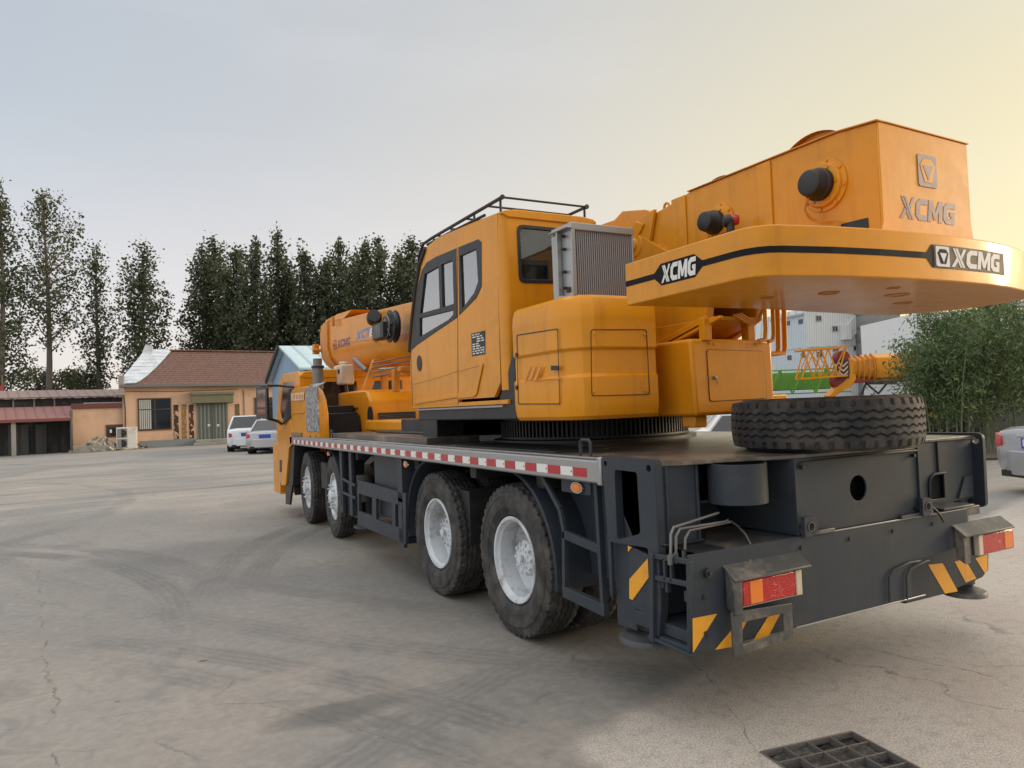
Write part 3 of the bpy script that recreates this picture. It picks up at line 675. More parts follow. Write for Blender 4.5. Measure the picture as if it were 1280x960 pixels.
# ---- fenders and side frames -----------------------------------
def fender(yc_, zc, r, a0, a1, x0_, x1_, n=14):
    f = MB(); ri = []
    for i in range(n+1):
        an = R_(a0+(a1-a0)*i/n); ri.append([(x0_, yc_+r*math.cos(an), zc+r*math.sin(an)), (x0_-.012, yc_+(r+.012)*math.cos(an), zc+(r+.012)*math.sin(an)), (x0_, yc_+(r+.022)*math.cos(an), zc+(r+.022)*math.sin(an)), (x1_, yc_+(r+.022)*math.cos(an), zc+(r+.022)*math.sin(an)), (x1_, yc_+r*math.cos(an), zc+r*math.sin(an))])
    f.loft(ri); part('fender', f, SLATE, bevel=.002)
fender(1.2745, ZW, .60, 188, 100, -1.30, -.9)
fender(2.6245, ZW, .60, 78, -10, -1.30, -.9)
fender(6.095, ZW, .58, 185, 100, -1.30, -.95)
a = MB(); yA, yB = .53, .16; xs = -1.31
a.bar((xs,yA,.81),(xs,yA+.02,.44),.03,.03); a.bar((xs,yB,.43),(xs,yB+.02,1.12),.03,.035); a.bar((xs,yA+.01,.79),(xs,yB,.755),.03,.05); a.bar((xs,yA+.02,.455),(xs,yB-.02,.435),.04,.065)
a.bar((xs,yA,.80),(xs,yA+.04,.93),.025,.03); a.bar((xs,yA+.04,.93),(xs,.78,1.13),.025,.03); a.bar((xs+.3,yA,.45),(xs,yB,.46),.02,.02)
part('access_ladder', a, SLATE, bevel=.003)
a = MB(); a.box(-1.33,-1.315,.22,.52,1.04,1.118); a.box(-1.05,-1.03,.05,.9,.5,1.1); mk = part('marker_bracket', a, SLATE)
def marker(y, z, s=1.):
    m1 = MB(); m1.lathe([(0,-.012),(.032*s,-.010),(.036*s,0)], (0,0,0), (1,0,0), 20); m1.v = [(X0+.045+p[0]-.01, y+p[1]*1.35, z+p[2]*.72) for p in m1.v]; e = part('side_marker_lamp', m1, AMBER, CR, 0)
    m2 = MB(); m2.lathe([(.036*s,-.008),(.044*s,-.008),(.046*s,.004),(.036*s,.004)], (0,0,0), (1,0,0), 20); m2.v = [(X0+.045+p[0]-.008, y+p[1]*1.35, z+p[2]*.72) for p in m2.v]; part('lamp_bezel', m2, CHROME, e, 0)
marker(.335, 1.078); marker(3.12, 1.07, .9); marker(5.9, 1.06, .8); 
# middle side frame: posts, rails, box and tank
a = MB(); xs = -1.33
ya, yb2 = 3.27, 4.86
def Q(u, v): return at(u, v, 'x', xs)
a.prism([Q(447,600),Q(507,617),Q(507,680.5),Q(447,656)], (.03,0,0), [[Q(448.5,617),Q(465,622),Q(465,645),Q(448.5,639)], [Q(470,623),Q(490,629),Q(490,657),Q(470,649)], [Q(494,630),Q(502.5,632),Q(502.5,661),Q(494,658)]])
a.box(xs+.0,xs+.03,3.27,3.40,.3,1.12); a.box(xs+.03,-1.0,3.27,3.29,.33,1.12)
part('side_guard_frame', a, SLATE, bevel=.004)
a = MB()
for u in (426,437.5): 
    p = at(u, 590, 'x', -1.3); a.box(-1.30,-1.26,p.y-.05,p.y+.05,.38,1.12)
a.box(-1.24,-1.2,5.0,5.6,.35,.75); a.bar((-1.3,5.4,.78),(-1.3,4.9,.74),.02,.03); a.bar((-1.3,5.4,.62),(-1.3,4.9,.60),.02,.03)
part('frame_post', a, SLATE)
a = MB(); a.box(-1.26,-.8,3.42,4.32,.5,1.12); part('tool_box', a, SLATE, bevel=.012)
a = MB(); a.cyl((-1.15,4.5,.78),(-.7,4.5,.78),.16,24); a.cyl((-1.15,4.95,.55),(-1.15,4.95,.85),.12,20); part('air_tank', a, DARK, bevel=.01)
a = MB()
for k in range(5): a.tube([(-1.15+.02*k,5.0-.03*k,.80),(-1.18,4.9-.04*k,.98),(-1.15,4.75-.05*k,1.06),(-1.05,4.5,1.10)], .008, 6)
part('cable_bundle', a, STEEL, bevel=0)
a = MB(); a.lathe([(0,0),(.17,0),(.17,.02),(.06,.05),(.06,.3)], (-1.1,5.1,.24), (0,0,1), 28); part('jack_float', a, SLATE2, bevel=0)
a = MB(); a.box(-1.30,-.9,8.15,8.2,.35,1.1); a.box(-1.25,-.9,-.02,.0,.45,1.2); a.box(-1.28,-.85,5.45,5.47,.35,1.1); part('mud_flap', a, BLACK)

# ---- slewing ring and turntable --------------------------------
RC = Vector((0, 2.1, 0)); a = MB(); N = 132; ri = []
a.lathe([(.86,1.252),(.86,1.275),(.80,1.285),(.80,1.30),(.76,1.30),(.76,1.45),(0,1.45)], RC, (0,0,1), 64)
for i in range(N):
    an = 2*math.pi*i/N; c, s = math.cos(an), math.sin(an); d = Vector((c, s, 0)); e = Vector((-s, c, 0))*.0105
    p0 = RC+d*.755; p1 = RC+d*.795; z0_, z1_ = Z*1.302, Z*1.425
    a.hexa([p0-e+z0_, p1-e*.6+z0_, p1+e*.6+z0_, p0+e+z0_, p0-e+z1_, p1-e*.6+z1_, p1+e*.6+z1_, p0+e+z1_])
part('slewing_ring', a, BLACK, bevel=0)
a = MB()
a.box(-.62,.62,.55,3.1,1.45,1.56)
for x in (-.40, .02): a.prism([(x,.75,1.55),(x,3.0,1.55),(x,2.6,2.0),(x,.9,2.72),(x,.2,2.3),(x,.25,2.04),(x,.55,1.90)], (.06,0,0))
a.prism([(-.34,.60,1.92),(-.34,.22,2.034),(-.34,.24,2.06),(-.34,.60,1.98)], (.36,0,0))
tt = part('turntable', a, ORANGE, bevel=.008)
a = MB(); d0 = at(785,424,'x',-.42); d1 = at(850,386,'x',-.42)
for k, wd in ((0,.05),(.07,.02),(.12,.02)): a.bar((-.44,.86-k,1.86),(-.44,.20-k,2.03),.03,wd)
a.prism([(-.43,.95,1.86),(-.43,.28,2.035),(-.43,.95,2.035)], (.02,0,0))
part('turntable_rib', a, ORANGE, tt, .004)
a = MB(); a.bar((-.46,.20,1.90),(-.46,.20,2.036),.05,.06); a.bar((-.02,.28,1.90),(-.02,.28,2.036),.06,.06); part('support_post', a, ORANGE, tt, .004)
# pipes hanging beside the tail
a = MB()
for k, (u, vb, u2) in enumerate([(957,392,950),(967,425,962),(973,441,962),(981,441,966)]):
    yy = .12+.05*k
    a.tube([at(u-2, 372, 'y', yy), at(u-1, 392, 'y', yy), at(u, vb-8 if vb > 400 else 412, 'y', yy), at(u-1, vb if vb > 400 else 424, 'y', yy), at(u2-2, vb+2 if vb > 400 else 426, 'y', yy)], .016 if k > 1 else .013, 10)
part('return_pipe', a, ORANGE, bevel=0)
a = MB()
for k in range(3): a.tube([at(925-4*k,392+k,'y',.2), at(938,400+3*k,'y',.2), at(948,398+2*k,'y',.2), at(953,388,'y',.2)], .008, 6)
part('hydraulic_hose', a, ORANGE2, bevel=0)

# tail cabinet (rear, right of the ring)
def rbox(m_, x0, x1, y0, y1, z0, z1): m_.box(x0, x1, y0, y1, z0, z1)
yt = .20; tl, tr_ = at(863,423,'y',yt), at(965,425,'y',yt); bl = at(870,519,'y',yt)
a = MB(); a.hexa([(tl.x+.02,yt,1.447),(tr_.x,yt,1.447),(tr_.x,1.2,1.447),(tl.x+.02,1.2,1.447),(tl.x,yt,1.912),(tr_.x,yt,1.912),(tr_.x,1.2,1.912),(tl.x,1.2,1.912)])
tc = part('tail_cabinet', a, ORANGE, bevel=.022, seg=3)
def hatch(par, pts, y, n=(0,-1,0), name='hatch', mt=None, gap=.006):
    nv = Vector(n); P_ = [Vector(p) for p in pts]; c = sum(P_, Vector())/len(P_)
    m1 = MB(); m1.prism([c+(p-c)*1.012+nv*.0005 for p in P_], nv*.0012); part(name+'_seam', m1, DARK, par, 0)
    m2 = MB(); m2.prism([c+(p-c)*.992+nv*.001 for p in P_], nv*.004); return part(name, m2, mt or ORANGE, par, .003)
def rpoly(pts, r, n=3):
    o = []; L = len(pts)
    for i in range(L):
        A, B, Cc = Vector(pts[i-1]), Vector(pts[i]), Vector(pts[(i+1) % L])
        p0 = B+(A-B).normalized()*r; p1 = B+(Cc-B).normalized()*r
        for k in range(n+1): tt_ = k/n; o.append(p0*(1-tt_)**2+B*2*tt_*(1-tt_)+p1*tt_*tt_)
    return o
h1 = hatch(tc, rpoly(PX([(883,437),(953,439),(958,498),(887,502)], 'y', yt), .02), yt)
a = MB(); k_ = at(893,472,'y',yt-.006); a.lathe([(0,-.012),(.010,-.010),(.012,0)], k_, (0,1,0), 12); a.tube([k_+Vector((0,-.01,0)), k_+Vector((.006,-.014,-.02)), k_+Vector((.012,-.012,-.04))], .003, 6); part('lock', a, STEEL, tc, 0)
a = MB()
for u, v in ((887,429),(893,430),(945,430)): k_ = at(u, v, 'y', yt); a.cyl(k_, k_+Vector((0,-.006,0)), .008, 10)
part('bolt', a, ORANGE, tc, 0)
a = MB(); a.box(-.52,-.42,.26,.38,1.375,1.45); part('lock_pin_housing', a, ORANGE, CR, .01)

def outline(par, pts, y, n=(0,-1,0), name='hatch_seam'):
    nv = Vector(n); P_ = [Vector(p) for p in pts]; c = sum(P_, Vector())/len(P_); m1 = MB()
    m1.prism([c+(p-c)*1.012+nv*.0004 for p in P_], nv*.0012, [[c+(p-c)*.985+nv*.0004 for p in P_]]); return part(name, m1, DARK, par, 0)
# side cabinet (left, behind the cab)
yr = .35
sec = [(-1.300,1.10),(-1.300,.60),(-1.292,.53),(-1.268,.455),(-1.225,.395),(-1.16,.358),(-1.08,.35),(-.715,.35),(-.70,.37),(-.70,1.10)]
def ring(off, z, top=0):
    c = Vector((-1.0,.75)); return [((x-c.x)*off+c.x if x < -1.0 else x, (y-c.y)*off+c.y if y < .75 else y, z) for x, y in sec]
a = MB(); a.loft([ring(.90,1.452), ring(.965,1.475), ring(.992,1.52), ring(1.0,1.56), ring(1.0,1.704), ring(.955,1.718), ring(.955,1.858), ring(1.0,1.872), ring(1.0,2.035), ring(1.005,2.05), ring(1.0,2.07), ring(.985,2.12), ring(.94,2.165), ring(.87,2.185)])
sc = part('side_cabinet', a, ORANGE, bevel=.005, ang=22)
h2 = outline(sc, rpoly(PX([(738.5,412),(808,412),(812,493),(739.5,495)], 'y', yr-.002), .02), yr)
a = MB()
for u, v in ((743,417),(806,418),(743,489),(808,489)): k_ = at(u, v, 'y', yr-.007); a.lathe([(0,-.006),(.008,-.005),(.010,0)], k_, (0,1,0), 10)
part('bolt', a, ORANGE, sc, 0)
h3 = outline(sc, rpoly(PX([(646,419),(697,411),(700,505),(648,505)], 'x', -1.3015), .015), 0, (-1,0,0))
a = MB()
for k in range(3): p = PX([(654+6.5*k,475),(658+6.5*k,475),(664+6.5*k,458),(661+6.5*k,458)], 'x', -1.306); a.prism(p, (-.004,0,0))
part('vent_louvre', a, ORANGE, sc, .001)
a = MB(); a.prism(PX([(689,457),(698,457),(698,463),(689,463)], 'x', -1.3065), (-.003,0,0)); 
for v in (441,482): a.prism(PX([(645,v),(647,v),(647,v+5),(645,v+5)], 'x', -1.303), (-.006,0,0))
part('latch', a, BLACK, sc, 0)
a = MB(); a.tube([at(683,474,'x',-1.308), at(700,473,'x',-1.308)], .004, 6); a.tube([at(667,476,'x',-1.308), at(683,474,'x',-1.308)], .003, 6); part('press_line', a, ORANGE, sc, 0)

# ---- oil radiator ----------------------------------------------
y0, y1 = .58, .80; xa, xb = -1.155, -.68; za, zb = 2.20, 2.61
a = MB(); a.box(xa,xa+.03,y0-.012,y1,za+.005,zb); a.box(xb-.012,xb,y0-.006,y1,za+.005,zb); a.box(xa,xb,y0-.010,y1,zb,zb+.045); a.box(xa,xb,y0-.008,y1,za-.03,za+.012)
a.box(xa-.035,xa-.002,y0+.10,y0+.115,za+.02,zb+.02); a.box(xa-.04,xa,y0-.02,y1-.03,zb+.004,zb+.014)
rd = part('oil_radiator', a, ALU, bevel=.004)
a = MB(); a.box(xa+.03,xb-.012,y0+.012,y1-.02,za,zb); part('radiator_core', a, DARK, rd, 0)
finm = mat('radiator_fin', (.33,.32,.32), .5, .3, var=.2)
a = MB(); nf = 28
for k in range(nf):
    x = xa+.036+(xb-xa-.055)*k/(nf-1); a.hexa([(x-.0040,y0+.004,za),(x+.0040,y0+.004,za),(x+.0040,y0+.014,za),(x-.0040,y0+.014,za),(x-.0040,y0+.004,zb),(x+.0040,y0+.004,zb),(x+.0040,y0+.014,zb),(x-.0040,y0+.014,zb)])
part('radiator_tube', a, finm, rd, 0)
a = MB()
for z in (za+.06,za+.16,za+.30,za+.38): a.cyl((xa-.03,y0+.06,z),(xa-.002,y0+.06,z),.010,8)
for x in (-1.06,-.9,-.78): a.cyl((x,y0-.008,za-.02),(x,y0-.014,za-.02),.01,8)
a.box(xa-.012,xa,y0+.02,y0+.05,za+.03,za+.06); part('bracket_bolt', a, DARK, rd, 0)

# ---- counterweight ---------------------------------------------
cwo = [(-1.30,-.135),(-1.30,-.88),(-1.293,-.93),(-1.272,-.975),(-1.235,-1.012),(-1.18,-1.035),(-.95,-1.090),(-.70,-1.128),(-.45,-1.152),(-.2,-1.160),(.05,-1.155),(.3,-1.128),(.5,-1.088),(.7,-1.025),(.84,-.955),(.93,-.86),(.97,-.74),(.965,-.5),(.90,-.32),(.78,-.20),(.60,-.15),(-.44,-.21)]
CZ0, CZ1 = 2.036, 2.249
a = MB(); a.prism([(x,y,CZ0) for x, y in cwo], Z*(CZ1-CZ0)); cw = part('counterweight', a, ORANGE, bevel=.012, seg=3, ang=40)
a = MB()
for x, y, r in ((-.55,-.75,.05),(-.75,-.55,.035),(-.1,-.8,.06),(.25,-.6,.05),(-.35,-.95,.03)): a.lathe([(r,-.001),(r,-.004),(r*.8,-.004),(r*.7,-.001)], (x,y,CZ0), (0,0,1), 20)
part('casting_mark', a, ORANGE2, cw, 0)
# perimeter mapping for the band and the words
per = [Vector((x, y)) for x, y in cwo[:18]]; cum = [0.]
for i in range(1, len(per)): cum.append(cum[-1]+(per[i]-per[i-1]).length)
def perim(s, z, off):
    for i in range(1, len(per)):
        if s <= cum[i] or i == len(per)-1:
            tt_ = (s-cum[i-1])/(cum[i]-cum[i-1]); p = per[i-1].lerp(per[i], tt_); break
    def nrm(k):
        k = max(1, min(len(per)-1, k)); d = (per[k]-per[k-1]).normalized(); return Vector((d.y, -d.x))
    n = (nrm(i)*(1-abs(tt_-.5))+ (nrm(i-1) if tt_ < .5 else nrm(i+1))*abs(tt_-.5)).normalized()
    if n.dot(p-Vector((-.1,-.6))) < 0: n = -n
    p = p+n*off; return Vector((p.x, p.y, z))
def s_of(u, v):
    """perimeter length of the spot seen at (u, v)"""
    best = None
    for i in range(1, len(per)):
        P0 = Vector((*per[i-1], 0)); Dd = Vector((*(per[i]-per[i-1]).normalized(), 0)); q_ = onplane(u, v, P0, Dd); s = (q_-P0).dot(Dd)
        if -.002 <= s <= (per[i]-per[i-1]).length+.002: return (cum[i-1]+s, q_.z)
    return best
sA, sB = s_of(818,338), s_of(878,327); sC, sD = s_of(1158,322)[0], s_of(1254,324)[0]
zc_ = 2.146
def halfw(s):
    for a_, b_ in ((sA[0], sB[0]), (sC, sD)):
        m_ = .035 if a_ == sC else .05
        if a_ <= s <= b_:
            k = min(1, (s-a_)/m_, ((b_-s)/m_) if a_ != sC else 1); return .014+(.052-.014)*max(0, k)
    return .014
a = MB(); ss = sorted(set([x for x in np.arange(.003, sD, .02)]+[c_ for c_ in cum if c_ < sD]+[sA[0],sA[0]+.05,sB[0]-.05,sB[0],sC,sC+.035,sD])); ss = [s for s in ss if s >= .003]
top_ = [perim(s, zc_+halfw(s), .0015) for s in ss]; bot = [perim(s, zc_-halfw(s), .0015) for s in ss]
a.add(top_+bot, [(i, i+1, len(ss)+i+1, len(ss)+i) for i in range(len(ss)-1)]); part('black_stripe', a, BAND, cw, 0, ang=80)
a = MB(); sb = [s for s in np.arange(sC+.05, sD+.001, .02)]; a.add([perim(s, zc_+.0525, .0022) for s in sb]+[perim(s, zc_-.0525, .0022) for s in sb], [(i, i+1, len(sb)+i+1, len(sb)+i) for i in range(len(sb)-1)]); part('badge_panel', a, BAND_GLARE, cw, 0, ang=80)  # lighter sheet paints the glare over this end of the band
class PF:   # words laid along the curved edge
    def __init__(s, s0, s1, z0, z1, off=.003): s.a = (s0, s1, z0, z1, off)
    def __call__(s, u, v): s0, s1, z0, z1, off = s.a; return perim(s0+(s1-s0)*u, z0+(z1-z0)*v, off)
    @property
    def n(s):
        s0, s1, z0, z1, off = s.a; a_ = perim((s0+s1)/2, z0, 0); b_ = perim((s0+s1)/2, z0, .01); return (b_-a_).normalized()
    def prism(s, mb, pts, lift=0., th=.003): mb.prism([s(a_, b_)+s.n*lift for a_, b_ in pts], s.n*th)
a = MB(); word(a, 'XCMG', PF(s_of(827,340)[0], s_of(871,330)[0], zc_-.042, zc_+.040)); part('maker_name', a, LETW, cw, 0)
a = MB(); word(a, 'XCMG', PF(s_of(1188,325)[0], s_of(1249,328)[0], zc_-.043, zc_+.043)); part('maker_name', a, LETW, cw, 0)
emblem(PF(s_of(1169,323)[0], s_of(1185.5,323)[0], zc_-.046, zc_+.046), LETW, BAND, cw)

# ---- winch box -------------------------------------------------
xl, xr, yw = -.36, .372, -.922
a = MB()
body = [(yw+.006,2.25),(yw+.006,2.845),(-.70,2.868),(.40,2.872),(.47,2.852),(.95,2.80),(1.05,2.72),(1.0,2.25)]
a.prism([(xl,y,z) for y, z in body], (.03,0,0)); a.prism([(xr,y,z) for y, z in body], (-.03,0,0))
a.prism([(xl-.001,yw,2.36),(xl-.001,yw,2.846),(xr+.001,yw,2.833),(xr+.001,yw,2.42),(xr+.012,yw,2.35),(xr+.028,yw,2.30),(xr+.060,yw,2.25),(xl-.045,yw,2.25)], (0,.012,0))
a.box(xl+.03,xr-.03,yw+.003,.95,2.25,2.34); 
wb = part('winch_box', a, ORANGE, bevel=.006)
a = MB(); a.prism([(xl-.012,yw-.006,2.845),(xl-.012,-.70,2.868),(xl-.012,.40,2.874),(xl-.012,.40,2.880),(xl-.012,-.70,2.876),(xl-.012,yw-.006,2.853)], (.06,0,0)); a.prism([(xl+.048,yw-.006,2.846),(xr+.01,yw-.006,2.833),(xr+.01,yw+.06,2.838),(xl+.048,yw+.06,2.852)],(0,0,.007)); part('top_flange', a, ORANGE2, wb, .002)
a = MB()
for u, dy in ((949,.10),(841,.13)):
    p = at(u, 260, 'x', xl); y = p.y; a.box(xl-.012,xl,y-dy,y,2.26,2.862)
a.box(xl-.006,xl,-.9,-.2,2.255,2.29)
part('side_rib', a, ORANGE, wb, .003)
def motor(u, v, r, dr_, L, cap_r):
    c = at(u, v, 'x', xl); m_ = MB(); m_.lathe([(r,0),(r,-.010),(r*.86,-.012),(r*.82,-.03),(r*.55,-.035),(0,-.035)], c, (1,0,0), 40); f_ = part('winch_flange', m_, ORANGE, wb, .002)
    m_ = MB()
    for k in range(8): an = k*math.pi/4+.2; m_.cyl(c+Vector((-.010,r*.92*math.cos(an),r*.92*math.sin(an))), c+Vector((-.018,r*.92*math.cos(an),r*.92*math.sin(an))), .009, 8)
    for k in range(6): an = k*math.pi/3; m_.cyl(c+Vector((-.03,r*.68*math.cos(an),r*.68*math.sin(an))), c+Vector((-.04,r*.68*math.cos(an),r*.68*math.sin(an))), .007, 8)
    part('flange_bolt', m_, ORANGE, wb, 0)
    m_ = MB(); m_.lathe([(cap_r,-.03),(cap_r*1.02,-.03-L*.35),(cap_r*.93,-.035-L*.37),(cap_r*.80,-.035-L*.96),(cap_r*.72,-.035-L),(0,-.035-L)], c, (1,0,0), 32); part('motor_cover', m_, BLACK, wb, .002)
motor(1031,232,.135,.05,.095,.082); motor(900,279,.118,.05,.10,.072)
m_ = MB(); p = at(916,275,'x',-.47); m_.lathe([(0,.035),(.028,.03),(.034,.0),(.030,-.03),(0,-.034)], p, (.9,-.45,0), 20); lb = part('warning_lamp', m_, RED, wb, 0)
m_ = MB(); m_.lathe([(0,.0),(.030,.005),(.040,.03),(.036,.055)], p+Vector((-.052,.03,-.005)), (.9,-.45,0), 20); m_.cyl(p+Vector((-.02,.0,-.09)), p+Vector((-.02,0,-.02)), .022, 12); m_.box(p.x-.06,p.x+.05,p.y-.03,p.y+.04,p.z-.10,p.z-.075); part('lamp_base', m_, BLACK, wb, 0)
# wires
m_ = MB()
for sgn in range(3):
    m_.tube([at(1009+sgn,248,'x',-.47), at(1006,262,'x',-.44), at(1010+2*sgn,272,'x',-.42), at(1022,279-sgn*2,'x',-.40), at(1040+4*sgn,276,'x',-.39), at(1048,283,'x',-.39)], .0035, 6)
m_.tube([at(900,292,'x',-.45), at(895,300,'x',-.45), at(910,296,'x',-.42)], .004, 6)
part('cable', m_, ORANGE2, wb, 0)
m_ = MB(); m_.box(xl-.10,xl-.02,-.86,-.80,2.25,2.31); p = at(1063,285,'x',xl-.002); m_.prism(PX([(1050,285),(1052,280),(1085,272),(1086,285)], 'x', xl-.002), (-.002,0,0)); part('rope_slot', m_, BLACK, wb, 0)
f = quadfn(at(1125,272,'y',yw-.001), at(1195,283,'y',yw-.001), at(1127,244,'y',yw-.001), (0,-1,0)); f.ey = Vector((0,0,at(1125,272,'y',yw).z-0)) ; f.ey = Vector((0,0,at(1125,244,'y',yw).z-at(1125,272,'y',yw).z)); f.ex = Vector((at(1195,283,'y',yw).x-f.o.x,0,0))
a = MB(); word(a, 'XCMG', f); part('maker_name', a, LETG, wb, 0)
e0, e1 = at(1148,232,'y',yw), at(1169,198,'y',yw)
emblem(Fn((e0.x,yw-.001,e0.z), (e1.x-e0.x,0,0), (0,0,e1.z-e0.z+.005), (0,-1,0)), LETG, ORANGE, wb)
# drums show over the edge
a = MB(); a.lathe([(.30,.0),(.30,.04),(.22,.05),(.22,.55),(.30,.56),(.30,.60),(.0,.60)], (xl+.06,-.50,2.645), (1,0,0), 48); d1_ = part('winch_drum', a, ORANGE, bevel=.003)
a = MB(); a.lathe([(.262,.0),(.262,.04),(.20,.05),(.20,.55),(.262,.56),(.262,.60),(.0,.60)], (xl+.06,.19,2.655), (1,0,0), 48); part('winch_drum', a, ORANGE, bevel=.003)
# boom foot: plates, pivot, luffing ear
a = MB(); p = at(787,302,'x',xl-.03)
a.prism([(xl-.035,y,z) for y, z in [(1.02,2.30),(1.02,2.60),(.93,2.80),(.70,2.84),(.78,2.60),(.80,2.30)]], (.03,0,0))
a.lathe([(0,-.03),(.04,-.03),(.045,-.015),(.085,-.012),(.09,0)], (xl-.035,.92,2.64), (1,0,0), 24)
a.prism([(xl-.05,1.0,2.72),(xl-.05,.88,2.80),(xl-.05,.80,2.76),(xl-.05,.90,2.66)], (.02,0,0))
part('pivot_plate', a, ORANGE, bevel=.005)
a = MB(); a.prism(PX([(751,281),(768,275),(778,264),(806,262),(822,268),(822,330),(790,330),(786,290)], 'x', xl+.1), (.06,0,0)); a.tube([(xl+.12,.78,2.87),(xl+.12,.77,2.90),(xl+.12,.75,2.91),(xl+.12,.73,2.90),(xl+.12,.72,2.87)], .010, 8); part('boom_foot', a, ORANGE, bevel=.006)
# ---- operator cab ----------------------------------------------
xL, xR, yR_ = -1.30, -.52, 1.20
def C_(pts, x=xL): return [at(u, v, 'x', xL) + Vector((x-xL, 0, 0)) for u, v in pts]
edge = [(515.5,508),(513,472),(513.3,438),(516.5,400),(521,360),(526.5,330),(534,308),(548,296.5),(585,281),(621.5,266.5),(622,345),(624,420),(625.5,478),(618,496.5),(573.3,499.5),(572.7,506)]
fA = [(514.6,437.5),(517.3,400),(521.8,360),(527.6,338),(533.5,328),(546,320.5),(570,310.5),(571.5,397),(545,415),(521,431.5)]
fB = [(573.2,309),(598,299),(602,302.5),(602.3,358),(596,372),(574.3,394)]
gA = [[(531,343),(548.3,333),(550,385),(525.5,392)], [(552,331),(566,325.5),(567.5,379.5),(553.5,384)], [(525,398),(567,387.5),(567,393),(561,399.5),(525,421)]]
gB = [(575.5,320),(595.5,311),(598,352),(593,366),(578,386)]
a = MB(); a.prism(C_(edge), (.03,0,0), [C_(fA), C_(fB)])
a.prism(C_(edge, xR), (-.03,0,0), [C_(fA, xR), C_(fB, xR)])
rw = [(-1.165,2.40),(-.66,2.42),(-.66,2.775),(-1.165,2.775)]
top_z = at(621.5,266.5,'x',xL).z
a.prism([(xL+.05,yR_,1.52),(xR,yR_,1.52),(xR,yR_,top_z-.005),(xL+.05,yR_,top_z-.005)], (0,.03,0), [[(x, yR_, z) for x, z in rw]])
# rounded rear left corner
yj = at(622,345,'x',xL).y; cc = Vector((xL+.05, yj, 0)); ri = []
for z in (1.62, 1.70, top_z-.004): ri.append([(cc.x-.05*math.cos(t_), yj-(yj-yR_)*math.sin(t_), z) for t_ in [k*math.pi/12 for k in range(7)]]+[(cc.x, yj, z)])
ri[0] = [(p[0], p[1], 1.66+.0*p[1]) for p in ri[0]]
a.loft(ri)
cab = part('operator_cab', a, ORANGE, bevel=.006, ang=50)
# roof
rp = [at(u, v, 'x', xL) for u, v in [(530,319),(534,308),(548,296.5),(585,281),(621.5,266.5)]]
a = MB(); ri = []
for p in rp: ri.append([(xL,p.y,p.z-.004),(xL+.03,p.y,p.z+.016),(xL+.12,p.y,p.z+.028),(xR-.12,p.y,p.z+.028),(xR-.03,p.y,p.z+.016),(xR,p.y,p.z-.004),(xR-.05,p.y,p.z-.03),(xL+.05,p.y,p.z-.03)])
last = rp[-1]; ri.append([(x if 0 < i < 5 else x, yR_-.012, z-.006) for i, (x, _, z) in enumerate(ri[-1])])
a.loft(ri); part('cab_roof', a, ORANGE, cab, .006)
a = MB(); a.tube([at(534,306,'x',-1.27), at(560,292,'x',-1.27), at(606,269,'x',-1.27)], .011, 6); part('roof_gutter', a, BLACK, cab, 0)
# frames and glass
a = MB(); a.prism(C_(fA, xL-.004), (.028,0,0), [C_(g_, xL-.004) for g_ in gA]); part('door_window_frame', a, BLACK, cab, .003)
a = MB(); a.prism(C_(fB, xL-.004), (.028,0,0), [C_(gB, xL-.004)]); part('quarter_window_frame', a, BLACK, cab, .003)
a = MB(); a.prism(C_(fA, xR+.004), (-.028,0,0), [C_(g_, xR+.004) for g_ in gA]); a.prism(C_(fB, xR+.004), (-.028,0,0), [C_(gB, xR+.004)]); part('right_window_frame', a, BLACK, cab, .003)
for g_ in (*gA, gB):
    a = MB(); a.prism(C_(g_, xL+.010), (.004,0,0)); part('window_pane', a, GLASS, cab, 0)
    a = MB(); a.prism(C_(g_, xR-.010), (-.004,0,0)); part('window_pane', a, GLASS, cab, 0)
a = MB(); o_ = rpoly([(x, yR_-.006, z) for x, z in [(-1.18,2.385),(-.645,2.405),(-.645,2.79),(-1.18,2.79)]], .05); i_ = rpoly([(x, yR_-.006, z) for x, z in [(-1.155,2.412),(-.67,2.43),(-.67,2.765),(-1.155,2.765)]], .04)
a.prism(o_, (0,.03,0), [i_]); part('rear_window_frame', a, BLACK, cab, .004)
DG = glassmat('rear_cab_glass', (.16,.19,.18), .93)
a = MB(); a.prism([p+Vector((0,.012,0)) for p in i_], (0,.004,0)); part('rear_window_pane', a, DG, cab, 0)
# windscreen, front pillars
fr_ = [at(u, v, 'x', xL) for u, v in [(513,440),(516.2,400),(520.7,360),(526.2,330),(533,310)]]
a = MB(); a.tube([p+Vector((.0,.012,0)) for p in fr_], .022, 8); a.tube([p+Vector((xR-xL,.012,0)) for p in fr_], .022, 8); part('front_pillar', a, BLACK, cab, 0)
a = MB()
for i in range(len(fr_)-1): p, q_ = fr_[i], fr_[i+1]; a.add([(xL+.02,p.y,p.z),(xR-.02,p.y,p.z),(xR-.02,q_.y,q_.z),(xL+.02,q_.y,q_.z)], [(0,1,2,3)])
part('windscreen', a, GLASS, cab, 0)
a = MB(); p, q_ = at(513,440,'x',xL), at(515.5,508,'x',xL); a.prism([(xL,p.y,p.z),(xR,p.y,p.z),(xR,q_.y,q_.z),(xL,q_.y,q_.z)], (0,-.02,0)); a.box(xL,xR,yR_,q_.y,q_.z-.02,q_.z+.01); part('front_panel', a, ORANGE, cab, .004)
a = MB(); a.box(-1.1,-.72,1.9,2.35,1.6,1.98); a.hexa([(-1.1,1.78,1.98),(-.72,1.78,1.98),(-.72,1.9,1.98),(-1.1,1.9,1.98),(-1.06,1.66,2.42),(-.76,1.66,2.42),(-.76,1.76,2.42),(-1.06,1.76,2.42)]); a.box(-1.02,-.80,1.63,1.72,2.44,2.58); a.box(-1.2,-.6,2.6,2.75,1.6,2.15); part('driver_seat', a, DARK, cab, .03)
